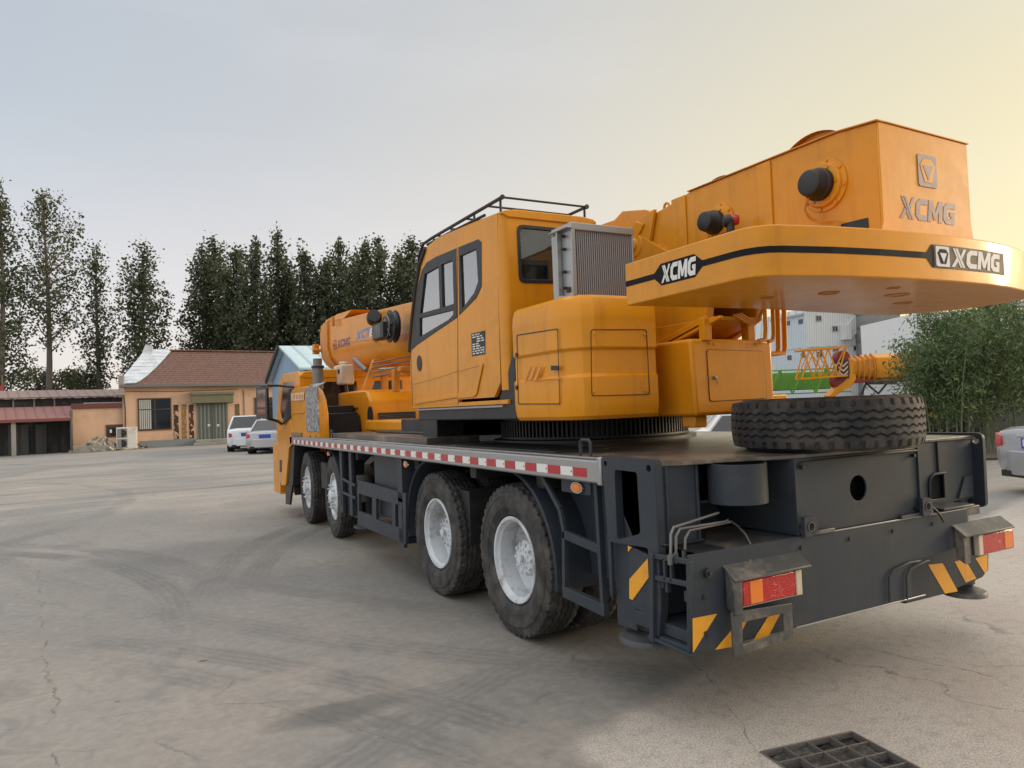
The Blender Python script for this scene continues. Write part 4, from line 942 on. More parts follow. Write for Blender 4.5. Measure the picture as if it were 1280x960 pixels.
# seams, mouldings, handle, data plate
def strip(pts, w_, mt, name, par=cab, x=xL, th=.0015):
    s_ = MB(); P_ = [at(u, v, 'x', xL)+Vector((x-xL,0,0)) for u, v in pts]
    for i in range(len(P_)-1):
        d = (P_[i+1]-P_[i]).normalized(); n_ = Vector((0,-d.z,d.y))*w_/2; s_.prism([P_[i]-n_, P_[i+1]-n_, P_[i+1]+n_, P_[i]+n_], (-th,0,0))
    return part(name, s_, mt, par, 0)
strip([(572.2,395),(572.8,506)], .007, DARK, 'door_seam'); strip([(571.3,310),(572.2,396)], .012, BLACK, 'window_seam')
a = MB()
for pts in ([(519,501),(573,491.5),(573,497),(519,505.5)], [(573.5,491.5),(592,488.5),(601,455.5),(605,454.5),(597,493),(594,496),(573.5,498)]): a.prism(C_(pts, xL-.001), (-.010,0,0))
part('door_moulding', a, ORANGE, cab, .005, seg=3)
strip([(516,480),(545,472),(572.5,463)], .012, ORANGE, 'press_line', th=.004); strip([(574,463),(603,455)], .012, ORANGE, 'press_line', th=.004)
c = at(524.5,454,'x',xL); a = MB(); a.prism([(xL-.001, c.y+.055*math.cos(k*math.pi/12)*1.0, c.z+.068*math.sin(k*math.pi/12)) for k in range(24)], (-.006,0,0)); part('door_handle', a, BLACK, cab, .003)
pl_ = C_([(589.5,417),(606.5,413),(606.8,442.5),(590.3,445.5)], xL-.001); a = MB(); a.prism(pl_, (-.002,0,0)); dp = part('load_chart', a, BLACK, cab, 0)
a = MB(); o_ = pl_[0]; exx = pl_[1]-pl_[0]; eyy = pl_[3]-pl_[0]; rr = random.Random(4)
for r_ in range(9):
    x_ = .08
    while x_ < .9:
        w_ = rr.uniform(.08,.3)
        if rr.random() < .75: w2 = min(w_, .93-x_); y_ = .06+r_*.102; a.prism([o_+exx*(x_+k1*w2)+eyy*(y_+k2*.05)+Vector((-.002,0,0)) for k1, k2 in ((0,0),(1,0),(1,1),(0,1))], (-.0008,0,0))
        x_ += w_+.07
part('chart_print', a, LETW, dp, 0)
# base under the cab, sill
a = MB(); s0, s1 = at(519,509,'x',xL), at(626,503,'x',xL); a.box(xL+.01,xL+.05,s1.y,s0.y,1.545,1.562); part('cab_sill', a, ALU, cab, .003)
a = MB(); a.box(xL+.03,-.5,1.30,2.95,1.46,1.585); a.box(-1.1,-.3,2.95,3.3,1.30,1.5);  a.prism([(xL+.02,1.12,1.46),(xL+.02,1.12,1.95),(xL+.02,1.20,1.82),(xL+.02,1.36,1.62),(xL+.02,1.36,1.46)], (.3,0,0)); part('cab_base', a, BLACK, CR, .01)
# roof guard rails
a = MB(); zz = 2.985
l0, l1, l2, l3, l4 = (at(u, v, 'x', -1.27) for u, v in ((627.5,246.5),(540,297.5),(529,305),(524,320),(518,378)))
a.tube([l0, l1, l2, l3, l4], .013, 10)
r0 = at(730,260,'z',l0.z); dr_ = Vector((l1.x-l0.x, l1.y-l0.y, l1.z-l0.z)); a.tube([r0, r0+dr_*.30], .012, 8); a.tube([r0+dr_*.3, r0+dr_], .012, 8)
a.tube([l0, Vector((r0.x, l0.y, l0.z))], .008, 8); 
for k in (.16,.45,.7,.9): a.tube([l0+dr_*k+Vector((0,0,-.01)), Vector((r0.x, (l0+dr_*k).y, (l0+dr_*k).z-.01))], .008, 8)
for k in (.02,.35,.68,.97):
    for b_ in (l0, Vector((r0.x, l0.y, l0.z))): p = b_+dr_*k; a.tube([p, p-Vector((0,0,.13))], .009, 6)
for p in (l0, Vector((r0.x, l0.y, l0.z))): a.cyl(p-Vector((0,.012,0)), p+Vector((0,.004,0)), .017, 12)
part('roof_guard_rail', a, BLACK, cab, 0)

# ---- boom ------------------------------------------------------
def bsec(y, zt, zb, w=.36, wt=.36):
    h = zt-zb; return [(-wt,y,zt),(-w,y,zt-.03),(-w,y,zt-h*.52),(-w*.92,y,zt-h*.72),(-w*.68,y,zt-h*.89),(-w*.35,y,zb+.015),(0,y,zb),(w*.35,y,zb+.015),(w*.68,y,zt-h*.89),(w*.92,y,zt-h*.72),(w,y,zt-h*.52),(w,y,zt-.03),(wt,y,zt)]
def btop(y): return 2.905+(y-5.4)*.0600
a = MB(); a.loft([bsec(y, btop(y), btop(y)-.78-.012*(y-5)) for y in (1.1, 3.2, 5.4, 7.5, 9.55)]); bo = part('boom', a, ORANGE, bevel=.01, ang=30)
a = MB()
for y0_, y1_, g_ in ((9.55,9.72,.035),(9.80,9.92,.02),(10.0,10.12,.0)): a.loft([bsec(y0_, btop(9.6)+g_, btop(9.6)-.84-g_, .36+g_), bsec(y1_, btop(9.6)+g_, btop(9.6)-.84-g_, .36+g_)])
a.loft([bsec(9.7, btop(9.6)-.05, btop(9.6)-.78, .31), bsec(10.4, btop(9.6)-.05, btop(9.6)-.78, .31)])
a.box(-.30,.30,9.2,10.0,btop(9.6)+.03,btop(9.6)+.09); a.hexa([(-.36,8.6,btop(8.6)),(.2,8.6,btop(8.6)),(.2,9.5,btop(9.5)),(-.36,9.5,btop(9.5)),(-.3,8.3,btop(8.6)+.11),(.2,8.3,btop(8.6)+.11),(.2,9.2,btop(9.5)+.10),(-.3,9.2,btop(9.5)+.10)])
a.cyl((-.50,10.2,2.72),(-.3,10.2,2.72),.03,12); a.bar((-.42,9.0,btop(9)-.1),(-.42,9.0,btop(9)+.06),.05,.05); a.box(-.46,-.36,10.25,10.4,2.66,2.84)
part('boom_head', a, ORANGE2, bo, .006)
a = MB(); a.bar((-.365,9.4,btop(9.4)-.40),(-.365,5.5,btop(5.5)-.40),.012,.010); part('boom_seam', a, ORANGE2, bo, 0)
a = MB()
for y, w_ in ((6.9,.14),(6.4,.10),(6.15,.12),(9.2,.08)): a.box(-.40,-.36,y-w_/2,y+w_/2,btop(y)-.44,btop(y)-.39)
a.box(-.375,-.36,5.0,5.5,btop(5.2)-.42,btop(5.2)-.12); part('pipe_clip', a, ORANGE2, bo, .004)
def bfn(u0, v0, u1, v1, u2, v2): 
    p0, p1, p2 = at(u0,v0,'x',-.361), at(u1,v1,'x',-.361), at(u2,v2,'x',-.361); return Fn(p0, p1-p0, Vector((0,0,(p2-p0).z)), (-1,0,0))
a = MB(); word(a, 'XCMG', bfn(422,435,438,431,422,425.5)); part('maker_name', a, LETP, bo, 0)
emblem(bfn(416.5,437,420.5,435.8,416.5,426), LETP, ORANGE, bo)
a = MB(); word(a, 'XCT', bfn(445,426,463,420,445,415), slit=False); part('model_name', a, LETB, bo, 0)
f = bfn(462,421,475,416.5,462,411.5); a = MB(); f.prism(a, [(0,0),(1,0),(1,1),(.12,1)]); pn = part('white_panel', a, LETW, bo, 0)
a = MB(); word(a, '25', bfn(464.5,418.5,472,416,464.5,412.5)); a.v = [(p[0]-.004,p[1],p[2]) for p in a.v]; part('model_number', a, BAND, pn, 0)
a = MB(); a.prism([(-.12,5.9,2.08),(.12,5.9,2.08),(.12,6.4,2.2),(-.12,6.4,2.2)], (0,-3,-.25)); part('luffing_cylinder', a, ORANGE, bevel=.02)
# cable reel, lamp
c = at(493,408,'x',-.52); a = MB(); a.lathe([(.02,-.09),(.20,-.09),(.21,-.08),(.17,-.07),(.17,-.02),(.21,-.01),(.20,0),(.02,0)], c+Vector((.02,0,0)), (1,0,0), 28); a.box(c.x-.16,c.x-.02,c.y-.02,c.y+.42,c.z-.14,c.z+.06)
rl = part('cable_reel', a, BLACK, bevel=.006); a = MB(); a.lathe([(.13,-.11),(.145,-.11),(.145,-.10),(.13,-.10)], c+Vector((-.01,0,0)), (1,0,0), 24)
for k in range(6): a.tube([c+Vector((-.10,0,0)), c+Vector((-.10,.17*math.cos(k),.17*math.sin(k)))], .008, 6)
part('reel_spoke', a, STEEL, rl, 0)
a = MB(); a.box(c.x-.162,c.x-.157,c.y+.08,c.y+.40,c.z-.12,c.z+.04); part('reel_box_cover', a, SLATE2, rl, 0)
c = at(467,397,'x',-.45); a = MB(); a.lathe([(0,-.08),(.09,-.08),(.10,0),(.085,.10),(0,.12)], c, (.2,1,-.3), 20); a.cyl(c, c+Vector((.1,0,-.12)), .02, 8); part('work_lamp', a, BLACK, bevel=0)
# boom rest
a = MB(); y = 6.9
for x0_, x1_ in ((-.42,-.30),(.28,.40)): a.hexa([(x0_-.18,y-.05,1.85),(x0_-.05,y-.05,1.85),(x0_-.05,y+.05,1.85),(x0_-.18,y+.05,1.85),(x0_,y-.05,2.30),(x1_,y-.05,2.30),(x1_,y+.05,2.30),(x0_,y+.05,2.30)]) if x0_ < 0 else a.box(x0_,x1_,y-.05,y+.05,1.85,2.3)
a.box(-.46,.42,y-.06,y+.06,2.06,2.13); a.box(-.30,-.22,y-.05,y+.05,1.83,2.07)
a.bar((-.44,5.9,2.10),(-.44,5.9,1.80),.10,.08); a.bar((-.28,5.6,2.20),(-.28,5.6,1.80),.10,.1); a.box(-.5,.4,5.55,5.65,2.05,2.11); a.bar((-.5,5.6,2.08),(.3,5.6,1.80),.06,.06); a.bar((-.26,5.6,2.1),(-.26,5.6,2.45),.12,.1)
part('boom_rest', a, ORANGE2, bevel=.008)
a = MB(); z_ = 2.1
for k in range(4): a.tube([(-.62,6.3,2.02+.06*k),(-.40,5.85,2.06+.06*k),(-.2,5.6,2.1+.05*k)], .010, 6)
a.tube([at(443,449,'x',-.62), at(458,463,'x',-.55)], .035, 10); part('hydraulic_hose', a, STEEL, bevel=0)
a = MB(); p = at(430,468,'x',-.62); a.box(p.x-.10,p.x+.10,p.y-.20,p.y+.22,p.z-.16,p.z+.14); a.cyl((p.x,p.y,p.z+.14),(p.x,p.y,p.z+.19),.07,14); wt = part('header_tank', a, CREAM, CR, .03)
a = MB(); a.cyl((p.x-.10,p.y-.1,p.z+.04),(p.x-.115,p.y-.1,p.z+.04),.035,14); part('tank_cap', a, BLACK, wt, 0)
a = MB()
for k in range(3): a.tube([(p.x,p.y-.1+.1*k,p.z-.15),(p.x+.02,p.y-.1+.1*k,1.85)], .018, 8)
part('tank_hose', a, BLACK, bevel=0)

# ---- carrier cab, hood, air cleaner ----------------------------
a = MB(); cb_ = []
prof = [(7.75,1.26),(7.75,2.14),(7.85,2.20),(9.0,2.22),(9.30,2.12),(9.62,1.55),(9.66,1.2),(9.60,.42),(9.0,.42),(8.97,1.0),(8.2,1.16)]
for x in (-1.27, 1.08): a.prism([(x,y,z) for y, z in prof], (.04 if x < 0 else -.04,0,0), [[(x,8.15,1.56),(x,8.15,2.06),(x,8.95,2.08),(x,9.30,1.62),(x,9.2,1.5)]])
a.box(-1.24,1.05,9.56,9.64,.5,1.5); a.loft([[(x,y,z) for x, z in ((-1.27,2.13-d_),(-1.20,2.20-d_),(-.9,2.23-d_),(.7,2.23-d_),(1.0,2.20-d_),(1.08,2.13-d_))]+[(1.0,y,2.10-d_),(-1.2,y,2.10-d_)] for y, d_ in ((7.74,.01),(8.5,0),(9.1,.01),(9.35,.06))])
rwh = [[(-.98,7.75,1.62),(-.42,7.75,1.62),(-.42,7.75,2.03),(-.98,7.75,2.03)], [(-.2,7.75,1.62),(.30,7.75,1.62),(.30,7.75,2.03),(-.2,7.75,2.03)], [(.45,7.75,1.62),(.98,7.75,1.62),(.98,7.75,2.03),(.45,7.75,2.03)]]
a.prism([(-1.24,7.75,1.26),(1.05,7.75,1.26),(1.05,7.75,2.14),(-1.24,7.75,2.14)], (0,.04,0), rwh)
dc = part('driver_cab', a, ORANGE, bevel=.012)
for h_ in rwh: a = MB(); a.prism([Vector(p)+Vector((0,.012,0)) for p in h_], (0,.004,0)); part('rear_window_pane', a, DGLASS, dc, 0)
a = MB(); a.prism([(-1.262,8.15,1.56),(-1.262,8.15,2.06),(-1.262,8.95,2.08),(-1.262,9.30,1.62),(-1.262,9.2,1.5)], (.006,0,0)); part('side_window_pane', a, DGLASS, dc, 0)
a = MB(); a.box(-1.22,1.03,9.35,9.36,1.55,2.1); part('windscreen', a, DGLASS, dc, 0)
# lower flank in front of the wheel, step, flap
a = MB(); a.prism(PX([(362,525),(359,529),(349,544),(348.5,597),(352,607),(357,606),(361,560),(364,556),(366,540)], 'x', X0), (.05,0,0)); a.box(X0+.02,-.9,9.0,9.55,.30,1.1); a.box(X0+.02,X0+.08,8.0,9.0,1.22,1.32)
ff = part('front_flank', a, ORANGE, dc, .006)
a = MB(); a.prism(PX([(349.6,575),(352,575),(352,590),(349.6,590)], 'x', X0-.002), (-.003,0,0)); a.prism(PX([(357,606),(365,607),(362,631),(357,630)], 'x', X0+.02), (.03,0,0)); a.prism(PX([(361,556),(368,557),(366,607),(357,606)], 'x', X0+.03), (.3,0,0)); part('wheel_arch_liner', a, BLACK, dc, .002)
# mirror on its arms
a = MB(); pm_ = [at(u, v, 'x', -1.66) for u, v in ((320,483),(333,482),(334,523),(320,523))]; a.prism(rpoly(pm_, .06), (.035,.02,0)); mr = part('wing_mirror', a, BLACK, dc, .02)
a = MB(); a.prism(rpoly([at(u, v, 'x', -1.663) for u, v in ((322,488),(332,487),(332,509),(322,509))], .03), (-.002,0,0)); a.prism(rpoly([at(u, v, 'x', -1.663) for u, v in ((322,512),(332,512),(332,519),(322,519))], .03), (-.002,0,0)); part('mirror_glass', a, CHROME, mr, 0)
a = MB(); a.tube([at(334,482,'x',-1.63), at(348,482,'x',-1.45), at(368,484,'x',-1.26)], .018, 8); a.tube([at(334,523,'x',-1.63), at(346,526,'x',-1.45), at(352,530,'x',-1.30)], .022, 8); part('mirror_arm', a, BLACK, mr, 0)
a = MB(); a.prism(PX([(353,530),(359,500),(361,486),(366,486),(364,520)], 'x', -1.29), (.03,0,0)); part('window_guide', a, BLACK, dc, .003)
# air cleaner housing
y0_, y1_ = 6.22, 7.93
def ar(x): return [(x,y1_,1.25),(x,y1_,1.88),(x,y1_-.12,1.93),(x,6.9,1.94),(x,6.75,1.93),(x,6.50,1.86),(x,6.33,1.74),(x,6.25,1.58),(x,y0_,1.25)]
a = MB(); a.prism(ar(X0+.008), (.13,0,0)); ac = part('air_cleaner_housing', a, ORANGE, bevel=.035, seg=3)
a = MB(); gy0, gy1 = at(398,520,'x',X0).y, at(383,520,'x',X0).y
MESH, t = newmat('pierced_mesh'); P = t.geo().outputs['Position']; v = t.new('ShaderNodeTexVoronoi'); t.put(v, 'Vector', t.V('MULTIPLY', P, (1,1.6,1))); t.put(v, 'Scale', 17.); n_ = t.noise(P, 9, 3)
t.out(t.mix(t.sm(t.M('ADD', v.outputs[0], t.M('MULTIPLY', n_, .5)), .58, .78), (.44,.45,.45), (.19,.19,.19)), .45, .5)
gp = [(X0+.005,gy1,1.33),(X0+.005,gy1,1.90),(X0+.005,(gy0+gy1)/2,1.945),(X0+.005,gy0,1.90),(X0+.005,gy0-.02,1.33)]
a.prism(gp, (-.012,0,0)); a.prism([(X0+.005,gy1,1.90),(X0+.11,gy1,1.955),(X0+.11,gy0,1.955),(X0+.005,gy0,1.90)], (0,0,.01)); part('intake_grille', a, MESH, ac, .004)
a = MB(); a.prism(PX([(364,492),(380,490),(380,500),(364,501)], 'x', X0-.001), (-.002,0,0)); st_ = part('sticker', a, CREAM, ac, 0)
a = MB()
for k in range(4): u = 366.5+3.4*k; a.prism(PX([(u,493.5),(u+2.2,493),(u+2,499),(u+.4,499)], 'x', X0-.0035), (-.001,0,0))
part('sticker_mark', a, ORANGE2, st_, 0)
a = MB(); a.prism(PX([(365,515),(380,514.5),(380,516.5),(365,517)], 'x', X0-.0), (-.008,0,0)); part('press_line', a, ORANGE, ac, .003)
a = MB()
for u, v in ((395,545),(388,545),(404,531),(404,519)): p = at(u, v, 'x', X0+.004); a.cyl(p, p+Vector((-.008,0,0)), .012, 8)
a.prism(PX([(365,541),(377,541),(377,545),(365,545)], 'x', X0-.001), (-.01,0,0)); part('bracket', a, STEEL, ac, 0)
a = MB(); p = at(398,488,'x',-1.12); a.cyl((p.x,p.y,1.9),(p.x,p.y,2.21),.075,20); a.cyl((p.x,p.y,2.21),(p.x,p.y,2.24),.085,20); a.cyl((p.x,p.y,2.24),(p.x,p.y,2.34),.062,16); ex_ = part('exhaust_pipe', a, STEEL, bevel=.004)
a = MB(); a.cyl((p.x,p.y,2.205),(p.x,p.y,2.235),.089,20); part('pipe_clamp', a, BLACK, ex_, 0)
# engine hood
a = MB(); xh = -.70
a.prism([(xh,6.2,1.27),(xh,6.2,1.70),(xh,6.32,1.82),(xh,6.6,1.86),(xh,8.5,1.86),(xh,8.5,1.60),(xh,6.75,1.60),(xh,6.62,1.27)], (1.4,0,0)); a.box(xh-.08,-.2,4.4,6.2,1.31,1.45)
a.box(xh+.02,.68,6.62,8.0,1.25,1.7)
hd = part('engine_hood', a, ORANGE, bevel=.03, seg=3)
a = MB(); g0, g1 = at(473,516,'y',6.19), at(520,527,'y',6.19); a.box(g0.x,g1.x,6.188,6.198,g1.z,g0.z); gr_ = part('hood_grille', a, BLACK, hd, .002)
a = MB()
for k in range(5): a.box(g0.x,g1.x,6.180,6.189,g1.z+.012+k*.022,g1.z+.018+k*.022)
part('grille_bar', a, SLATE2, gr_, 0)
a = MB(); c = at(463.5,521,'x',xh); a.prism([(xh-.001, c.y+.10*math.cos(k*math.pi/10)*1.2, c.z+.14*math.sin(k*math.pi/10)) for k in range(20)], (-.01,0,0)); part('side_vent', a, BLACK, hd, 0)
a = MB(); a.cyl((xh-.02,c.y,c.z-.07),(xh-.05,c.y,c.z-.07),.04,12); part('filler_cap', a, STEEL, hd, .003)
a = MB(); a.box(-1.25,xh-.03,6.65,7.72,1.25,1.56); a.box(-1.2,xh-.02,6.9,7.7,1.56,1.66); part('battery_box', a, BLACK, CR, .01)
GR2 = mat('dark_mesh', (.035,.035,.035), .6, .3, bump=1., bscale=200)
a = MB(); a.box(-1.2,-.72,6.635,6.65,1.27,1.52); part('mesh_panel', a, GR2, bevel=0)
a = MB(); a.box(-.95,.6,3.0,5.2,1.307,1.33); a.box(-.85,.9,2.95,4.6,1.30,1.46); part('hydraulic_valve_bank', a, DARK, bevel=.01)

# ---- spare tyre on the deck ------------------------------------
sc_ = at(1030,527,'d',4.03); SX, SY = sc_.x, sc_.y
m_ = tyre_mb(.492, .27, 420)
m_.v = [(p[1]+SX, p[2]+SY, p[0]+1.258+.137) for p in m_.v]
tag(obj('spare_tyre', m_, TYRE, org=(SX, SY, 1.258)), 'worn black tyre lying flat on the rear deck of the crane below the counterweight', 'tyre')
# ================================================================ buildings on the left
A_ = Vector((-3.5, 44.8, 0)); e1 = Vector((.990, .138, 0)); e2 = Vector((.130, .9915, 0))
def H(s, t_, z): return A_+e1*s+e2*t_+Vector((0,0,z))
def fs(u, v, t_=0.):
    p = onplane(u, v, A_+e2*t_, e1); return (p-A_).dot(e1), p.z
def hbox(mb, s0, s1, t0, t1, z0, z1): mb.hexa([H(s0,t0,z0),H(s1,t0,z0),H(s1,t1,z0),H(s0,t1,z0),H(s0,t0,z1),H(s1,t0,z1),H(s1,t1,z1),H(s0,t1,z1)])
def fbox(mb, u0, v0, u1, v1, t0, t1, tp=0.):
    (a0, b0), (a1, b1) = fs(u0, v0, tp), fs(u1, v1, tp); hbox(mb, min(a0,a1), max(a0,a1), t0, t1, min(b0,b1), max(b0,b1))
PEACH = mat('peach_render', (.64,.41,.27), .85, var=.22, scale=.7, dirt=.35, dirtcol=(.36,.24,.17), bump=.2, bscale=20)
PLINTH = mat('grey_plinth', (.20,.225,.235), .85, var=.3, dirt=.4, dirtcol=(.3,.27,.22))
def tilemat(name, c1, c2, row, colw):
    mt, t = newmat(name); P = t.geo().outputs['Position']; s = t.new('ShaderNodeSeparateXYZ'); t.put(s, 0, P)
    z = s.outputs[2]; x = t.M('ADD', t.M('MULTIPLY', s.outputs[0], e1.x), t.M('MULTIPLY', s.outputs[1], e1.y))
    fz = t.M('FRACT', t.M('MULTIPLY', z, row)); iz = t.M('FLOOR', t.M('MULTIPLY', z, row)); fx = t.M('FRACT', t.M('ADD', t.M('MULTIPLY', x, colw), t.M('MULTIPLY', iz, .5)))
    ed = t.M('MAXIMUM', t.sm(fz, .25, .05), t.M('MULTIPLY', t.sm(t.M('ABSOLUTE', t.M('SUBTRACT', fx, .5)), .38, .48), .5))
    n = t.noise(P, 1.2, 5); n2 = t.noise(P, 6., 4)
    c = t.mix(t.sm(n2, .35, .7), c1, c2); c = t.mix(t.M('MULTIPLY', t.sm(n, .5, .75), .4), c, (.10,.075,.06)); c = t.mix(t.M('MULTIPLY', ed, .75), c, tuple(q*.35 for q in c1))
    t.out(c, .85, 0., t.bump(t.M('SUBTRACT', 1., ed), .6, .04)); return mt
TILE = tilemat('clay_tile', (.12,.060,.045), (.185,.10,.075), 7.0, 3.2)
def corrmat(name, c, ax, fr, rough=.5, dirtc=(.2,.15,.12), dk=.4, metal=0.):
    """sheet metal pressed in ribs"""
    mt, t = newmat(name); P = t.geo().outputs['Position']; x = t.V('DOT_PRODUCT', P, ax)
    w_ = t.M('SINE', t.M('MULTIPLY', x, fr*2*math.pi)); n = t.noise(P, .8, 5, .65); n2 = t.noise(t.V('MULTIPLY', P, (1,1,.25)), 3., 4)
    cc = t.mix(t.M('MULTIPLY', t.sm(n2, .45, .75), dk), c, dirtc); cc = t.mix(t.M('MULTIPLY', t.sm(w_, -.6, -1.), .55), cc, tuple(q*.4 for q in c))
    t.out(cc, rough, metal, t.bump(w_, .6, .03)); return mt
FOILM = mat('bare_sheet_metal', (.50,.54,.58), .35, .3, var=.3, scale=2.5, dirt=.3)
WOOD = mat('brown_wood_frame', (.085,.045,.03), .6, var=.3)
CURT = mat('curtain', (.42,.43,.40), .9, var=.3, scale=12)
OLIVE = mat('olive_shutter_box', (.16,.155,.09), .7, var=.4, scale=3, dirt=.5)
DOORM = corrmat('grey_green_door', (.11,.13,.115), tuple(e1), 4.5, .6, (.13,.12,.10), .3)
CONC = mat('rough_concrete', (.30,.285,.26), .9, var=.3, scale=2., dirt=.4, bump=.3)
EZ = 3.72; RZ = 6.0; RD = 3.4
SL, SR = fs(153,500)[0], 12.5
hs = thing('tiled_house', 'peach one-storey house with brown clay tile roof and silver sheeting on its left gable', 'house', H(4,3,0)[:])
a = MB(); hbox(a, SL, SR, 0, .25, 0, EZ); hbox(a, SL, SL+.25, .25, 7, 0, EZ); hbox(a, SR-.25, SR, .25, 7, 0, EZ); hbox(a, SL, SR, 6.8, 7, 0, EZ)
for s0 in (SR-.25,): a.prism([H(s0,0,EZ), H(s0,7,EZ), H(s0,RD,RZ-.1)], e1*.25)
obj('wall', a, PEACH, hs)
a = MB(); hbox(a, SL+.9, fs(246,553)[0], -.07, 0, 0, .42); hbox(a, fs(288,553)[0], SR, -.07, 0, 0, .40); obj('plinth', a, PLINTH, hs, .01)
rs0 = SL-.05; a = MB()
def roofpt(s, k, up=0.): # k 0 eave .. 1 ridge with the sweep of the old tiles
    return H(s, -.35+(RD+.35)*k, EZ-.02+(RZ-EZ+.02)*(k**1.08)+up)
n = 10; uu = [SL+1.9-.55*(1-k)**1.4-0.0 for k in [i/n for i in range(n+1)]]
u_edge = [fs(165+0, 480)[0], 0]
le = []
for i in range(n+1):
    k = i/n; s = fs(164,478)[0]+.10+1.75*(k**.8); le.append(s)
for i in range(n):
    k0, k1 = i/n, (i+1)/n; a.add([roofpt(le[i],k0,.05), roofpt(SR+.3,k0,.05), roofpt(SR+.3,k1,.05), roofpt(le[i+1],k1,.05), roofpt(le[i],k0,-.05), roofpt(SR+.3,k0,-.05), roofpt(SR+.3,k1,-.05), roofpt(le[i+1],k1,-.05)], [(0,1,2,3),(7,6,5,4),(0,4,5,1),(3,2,6,7),(0,3,7,4),(1,5,6,2)])
a.add([H(SL+1.0,RD,RZ+.03), H(SR+.3,RD,RZ+.03), H(SR+.3,7.3,EZ-.1), H(SL,7.3,EZ-.1)], [(0,1,2,3)]); a.add([H(SL+1.0,RD,RZ+.03), H(SL-.1,7.3,EZ-.1), H(SL-.1,-.3,EZ-.1)], [(0,1,2)])
rf = obj('tile_roof', a, TILE, hs)
a = MB(); hbox(a, le[-1], SR+.3, RD-.14, RD+.14, RZ+.02, RZ+.13); obj('ridge', a, TILE, rf, .03)
a = MB(); hbox(a, SL-.05, SR+.3, -.42, -.30, EZ-.14, EZ+.02); obj('eave_board', a, mat('grey_eave', (.16,.15,.14), .7), hs, .01)
a = MB(); rr = random.Random(3)
for i in range(n):
    k0, k1 = i/n, (i+1)/n+.012; s0 = SL-.25+1.15*k0; s1 = SL-.25+1.15*k1
    cut = [0, .5, 1]; 
    for j in range(2):
        A0, A1 = s0+(le[i]+.12-s0)*cut[j], s0+(le[i]+.12-s0)*cut[j+1]; B0, B1 = s1+(le[min(i+1,n)]+.12-s1)*cut[j], s1+(le[min(i+1,n)]+.12-s1)*cut[j+1]
        z0_ = .10+rr.uniform(0,.02)+.012*j; a.hexa([roofpt(A0,k0,z0_-.03), roofpt(A1+.03,k0,z0_-.03), roofpt(B1+.03,k1,z0_-.05), roofpt(B0,k1,z0_-.05), roofpt(A0,k0,z0_+.02), roofpt(A1+.03,k0,z0_+.02), roofpt(B1+.03,k1,z0_), roofpt(B0,k1,z0_)])
a.hexa([H(SL+.75,RD-.3,RZ-.1),H(SL+1.35,RD-.3,RZ-.1),H(SL+1.35,RD+.3,RZ-.1),H(SL+.75,RD+.3,RZ-.1),H(SL+.95,RD-.2,RZ+.42),H(SL+1.35,RD-.2,RZ+.34),H(SL+1.35,RD+.2,RZ+.34),H(SL+.95,RD+.2,RZ+.42)])
obj('sheet_metal_patch', a, FOILM, hs, .004)
a = MB(); hbox(a, SL-.14, SL+.14, -.36, .0, EZ-.6, EZ+.55); obj('gable_pier', a, CONC, hs, .02)
# window
def window(parent, u0, v0, u1, v1, mull=(.5,), trans=(.35,), curtain=0., nm='window'):
    (s0, z1), (s1, z0) = fs(u0, v0), fs(u1, v1); fr = MB()
    for p in ((s0,s1,z0,z0+.07),(s0,s1,z1-.07,z1),(s0,s0+.07,z0+.07,z1-.07),(s1-.07,s1,z0+.07,z1-.07)): hbox(fr, p[0], p[1], -.05, .0, p[2], p[3])
    for k in mull: hbox(fr, s0+(s1-s0)*k-.025, s0+(s1-s0)*k+.025, -.04, 0, z0+.07, z1-.07)
    for k in trans: hbox(fr, s0+.07, s1-.07, -.045, 0, z1-(z1-z0)*k-.025, z1-(z1-z0)*k+.025)
    f_ = obj(nm, fr, WOOD, parent, .006); g_ = MB(); hbox(g_, s0+.03, s1-.03, -.020, -.012, z0+.03, z1-.03); obj('pane', g_, DGLASS, f_)
    if curtain:
        c_ = MB(); 
        for k in range(6): q0 = s0+.08+(s1-s0)*curtain*k/6; hbox(c_, q0, q0+(s1-s0)*curtain/6-.03, -.030, -.022, z0+.1, z1-.1)
        obj('curtain', c_, CURT, f_)
window(hs, 172,498,215,537, curtain=.36)
window(hs, 318,497,352,528)
a = MB(); fbox(a, 246,503,286,553.5,-.06,0); dd = obj('door', a, DOORM, hs, .01)
a = MB(); fbox(a, 265.6,504,266.4,553,-.075,-.06); obj('door_gap', a, BLACK, dd)
for u in (261,272.5): a = MB(); c = onplane(u,532,A_-e2*.06,e1); a.lathe([(0,-.02),(.09,-.015),(.10,0)], c, e2, 12); obj('handle', a, CHROME, dd)
a = MB(); fbox(a, 240,492.5,292,503,-.40,0); fbox(a, 238.5,490.5,293,493,-.48,0); obj('shutter_box', a, OLIVE, hs, .02)
a = MB(); (q0, _), (q1, _) = fs(245,553), fs(289,553); hbox(a, q0-.1, q1+.1, -.9, -.08, .0, .16); hbox(a, q0, q1, -.5, -.08, .16, .33); obj('step', a, CONC, hs, .02)
def caligmat(name, bgc, fg, sc, th):
    mt, t = newmat(name); P = t.geo().outputs['Position']; n = t.noise(P, sc, 2, .5, .8); t.out(t.mix(t.sm(n, th, th+.05), bgc, fg), .7); return mt
CAL1 = caligmat('dark_carved_panel', (.045,.018,.012), (.50,.33,.20), 3.4, .53); CAL2 = caligmat('gilt_panel', (.20,.11,.035), (.33,.20,.07), 9., .5); CAL3 = caligmat('dark_gilt_panel', (.09,.06,.025), (.20,.14,.05), 9., .5)
